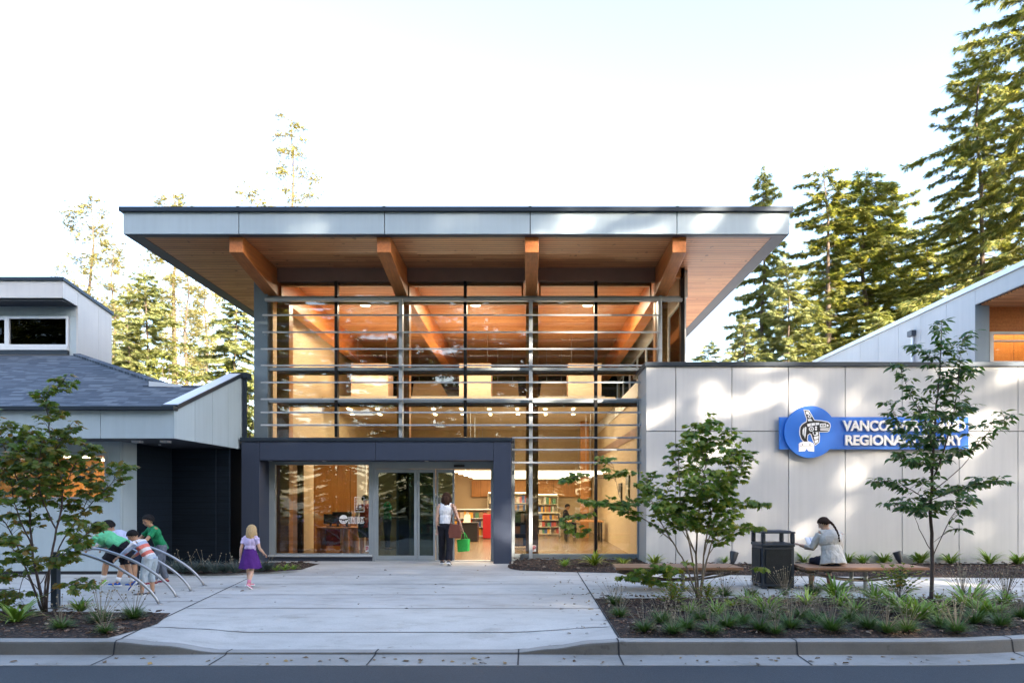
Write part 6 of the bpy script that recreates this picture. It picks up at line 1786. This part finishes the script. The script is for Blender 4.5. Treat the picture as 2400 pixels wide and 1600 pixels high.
c_ = cloth
GREEN = c_('mint_green_shirt', (.11, .44, .23)); DKGREEN = c_('dark_green_shirt', (.015, .20, .085)); LAV = c_('pale_lavender_shirt', (.40, .43, .60))
BLACKS = c_('black_cloth', (.012, .012, .018)); GREYJ = c_('grey_denim', (.12, .14, .18)); PALE = c_('pale_blue_trousers', (.36, .42, .47)); WHITEC = c_('white_cotton', (.72, .72, .74))
BLUES = c_('blue_trainer', (.02, .08, .33)); LIME = c_('lime_trainer', (.25, .50, .08)); GREYS = c_('grey_sandal', (.12, .12, .13)); PINK = c_('pink_shoe', (.60, .22, .32)); MAROON = c_('maroon_shoe', (.20, .02, .04))
PURPLE = c_('purple_skirt', (.075, .018, .16)); LILAC = c_('lilac_tee', (.50, .42, .62)); OATMEAL = c_('oatmeal_cardigan', (.52, .50, .47)); REDC = c_('red_top', (.25, .03, .03)); NAVYC = c_('navy_cloth', (.02, .03, .06))
pi = math.pi
# the four boys at the bike rack
person('boy in mint green shirt and black shorts leaning far over the bike rack', X(285, 11.75), 11.75, 0, pi, 1.34, lean=64, head=(12, -8), legs=((38, 30, 6), (-6, 8, 6)), arms=((34, 8, 48, 15), (26, 8, 58, 15)),
       child=True, top=GREEN, sleeve=.62, bottom=BLACKS, blen=.95, shoe=(LIME, BLUES), sock=WHITEC, slim=1.28, top_loose=1.12, toe=(38, 52), hem=.03)
bs = MB()
person('boy in pale lavender shirt bending over behind the boy in mint green', X(313, 12.55), 12.55, 0, pi, 1.42, lean=56, head=(30, 20), legs=((22, 6, 5), (8, 6, 5)), arms=((40, 8, 30, 10), (36, 8, 30, 10)),
       child=True, top_loose=1.1, top=LAV, sleeve=.6, bottom=NAVYC, blen=.95, shoe=BLUES, sock=WHITEC, slim=1.05)
_, q = None, None
PX = X(352, 11.45)
sp3 = V3((-math.sin(R(34)), 0, math.cos(R(34))))
STR = striped('coral_and_white_striped_shirt', [(.62, .60, .62), (.58, .15, .12), (.62, .60, .62), (.58, .15, .12), (.30, .36, .50)], (PX, 11.45, .60), tuple(sp3), .062)
person('small boy in coral striped shirt and pale trousers reaching for a hoop', PX, 11.45, 0, pi, 1.17, lean=34, head=(38, 20), legs=((14, 10, 4), (4, 6, 4)), arms=((46, 8, 10, 12), (34, 14, 18, 12)),
       child=True, top=STR, sleeve=1.62, bottom=PALE, blen=1.42, shoe=GREYS, slim=1.08, hem=.05)
person('laughing boy in dark green shirt standing behind the rack', X(378, 13.0), 13.0, 0, pi + .75, 1.36, lean=24, head=(18, 12), legs=((22, 18, 5), (-4, 14, 6)), arms=((40, 10, 22, 18), (44, 12, 20, 18)),
       child=True, top=DKGREEN, sleeve=.7, bottom=GREYJ, blen=1.9, shoe=MAROON, slim=1.05)
# the girl
e, q = person('blonde girl in lilac shirt and purple skirt walking towards the doors', X(586, 12.25), 12.25, 0, pi/2 - .25, 1.10, lean=3, head=(4, -18), legs=((14, 6, 4), (-12, 12, 4)), arms=((-14, 11, 14, 6), (8, 13, 44, 12)),
       child=True, sk='fair', hair='blonde', hstyle='long', top=LILAC, sleeve=.55, skirt=(PURPLE, .265), shoe=PINK, sock=PINK, toe=(0, 30), slim=1.05, hem=-.01)
# the woman at the doors
Wm, q = person('woman with shoulder bag and white sleeveless top walking into the doorway', X(1045, 16.3), 16.3, 0, pi/2 - .1, 1.70, lean=2, head=(0, -35), legs=((9, 4, 2), (-9, 8, 2)), arms=((-4, 7, 12), (0, 20, 12, 0)),
       sk='fair', hair='brown', hstyle='long', top=WHITEC, sleeve=0, bottom=BLACKS, blen=1.97, pflare=.008, shoe=GREYS, slim=.95, toe=(0, 22), hem=-.035)
bag = c_('brown_leather', (.16, .055, .04), .5); gbag = c_('green_shopping_bag', (.06, .50, .09), .6)
w0 = q['shp'][1]; hpos = w0 - V3((0, 0, .62)) - q['l']*.06 - q['f']*.10
sb = empty('shoulder_bag', tuple(hpos), 'brown leather bag hanging from the shoulder of the woman in the doorway', 'bag')
k = MB(); k.prism([hpos + q['l']*a*.165 + V3((0,0,b)) - q['f']*.05 for a, b in ((-1, -.02), (-.85, -.13), (.85, -.13), (1, -.02), (.72, .2), (-.72, .2))], q['f']*.09); k.build('bag_body', bag, sb, bevel=.02)
k = MB()
for s in (-.045, .035): k.tube([hpos - q['l']*.10 + V3((0,0,.19)) + q['f']*s, w0 + V3((0,0,.055)) + q['f']*s + q['l']*.02, hpos + q['l']*.10 + V3((0,0,.19)) + q['f']*s], .011, 6)
k.build('strap', bag, sb)
hd_ = q['wr'][1][0] + q['wr'][1][1]*.12
gb = empty('shopping_bag', tuple(hd_ - V3((0,0,.45))), 'bright green shopping bag held by the woman in the doorway', 'bag')
k = MB(); c0 = hd_ - V3((0, 0, .17)) + q['f']*.01; a1 = (q['l']*.95 + q['f']*.3).normalized(); n1 = V3((-a1.y, a1.x, 0))
k.prism([c0 + a1*x_ + V3((0,0,z_)) - n1*.07 for x_, z_ in ((-.155, 0), (-.145, -.30), (.14, -.33), (.165, -.03))], n1*.11); k.build('bag_body', gbag, gb, bevel=.02)
k = MB(); k.quad(*[c0 + a1*x_ + V3((0,0,z_)) - n1*.0735 for x_, z_ in ((-.06, -.08), (-.05, -.22), (.07, -.23), (.08, -.09))]); k.build('print', c_('orange_print', (.55, .30, .10)), gb)
k = MB(); k.quad(*[c0 + a1*x_ + V3((0,0,z_)) - n1*.0735 for x_, z_ in ((-.13, -.025), (-.13, -.045), (.14, -.06), (.14, -.035))]); k.build('print', WHITEC, gb)
k = MB()
for s in (-.06, .06): k.tube([c0 - a1*.08 + n1*s, c0.lerp(hd_, .6) - a1*.05 + n1*s*.5, hd_, c0.lerp(hd_, .6) + a1*.05 + n1*s*.5, c0 + a1*.08 + n1*s], .009, 6)
k.build('handle', gbag, gb)
# the reader on the bench
Rm_, q = person('woman with a long braid in oatmeal cardigan sitting on the bench reading', X(1952, 12.05), 12.05, .435, pi/2 + .10, 1.68, lean=13, head=(30, 48), legs=((84, 84, 9), (84, 88, 5)), arms=((10, 24, 96, -12), (20, 12, 90, 55)),
       sk='fair', hair='dark_brown', hstyle='braid', top=OATMEAL, sleeve=1.55, bottom=NAVYC, blen=1.5, shoe=GREYS, pelvis=.085, hem=.045, flare=.020, top_loose=1.22)
hb = (q['wr'][0][0] + q['wr'][1][0])/2 + q['f']*.06 + V3((0, 0, .07))
bk2 = empty('book', tuple(hb), 'open white book held by the woman reading on the bench', 'book')
for s in (1, -1):
    MB().obox(hb + q['l']*s*.058, (q['l']*s*.93 + V3((0,0,.12)) - q['f']*.25).normalized(), (V3((0,0,.75)) + q['f']*.6).normalized(), (q['f']*.8 - V3((0,0,.6))).normalized(), .058, .085, .006).build('page_block', WHITEC, bk2)
MB().obox(hb + q['f']*.012 - V3((0,0,.01)), q['l'], (V3((0,0,.75)) + q['f']*.6).normalized(), (q['f']*.8 - V3((0,0,.6))).normalized(), .010, .087, .008).build('spine', c_('pale_book_cover', (.35, .40, .60)), bk2)
# people inside
person('person in dark green shirt standing at the service counter inside', X(908, 21.0), 21.0, .005, pi*.1, 1.72, head=(12, 20), arms=((20, 8, 60, 10), (20, 8, 60, 10)), sk='tan', hair='black', top=DKGREEN, sleeve=.6, bottom=NAVYC, blen=1.95, shoe=GREYS)
person('person in red top and dark shorts standing at the reception counter', X(856, 18.9), 18.9, .005, pi*.6, 1.68, head=(10, 0), arms=((14, 8, 50, 10), (14, 8, 50, 10)), sk='tan', hair='black', top=REDC, sleeve=.5, bottom=NAVYC, blen=.9, shoe=GREYS)
st = empty('chair', (X(1322, 27.5), 27.5, 0), 'dark chair holding the person seated far inside the hall', 'chair')
cx0, cy0 = X(1322, 27.5), 27.5
MB().box(cx0-.22, cx0+.22, cy0-.2, cy0+.24, .42, .46).build('seat', M['black'], st)
MB().box(cx0-.22, cx0-.19, cy0-.2, cy0+.24, .465, .86).build('backrest', M['black'], st)
for dx in (-.19, .19):
    for dy in (-.17, .21): MB().tube([(cx0+dx, cy0+dy, .006), (cx0+dx, cy0+dy, .418)], .016, 8).build('leg', M['alu'], st)
person('person in black seated far inside the hall by the low bookcase', cx0+.02, cy0, .465, 0, 1.70, lean=6, head=(20, -30), legs=((86, 86, 5), (86, 86, 5)), arms=((30, 8, 60, 15), (30, 8, 60, 15)), sk='tan', hair='black', top=BLACKS, sleeve=1.7, bottom=BLACKS, blen=1.95, shoe=GREYS, pelvis=.085)
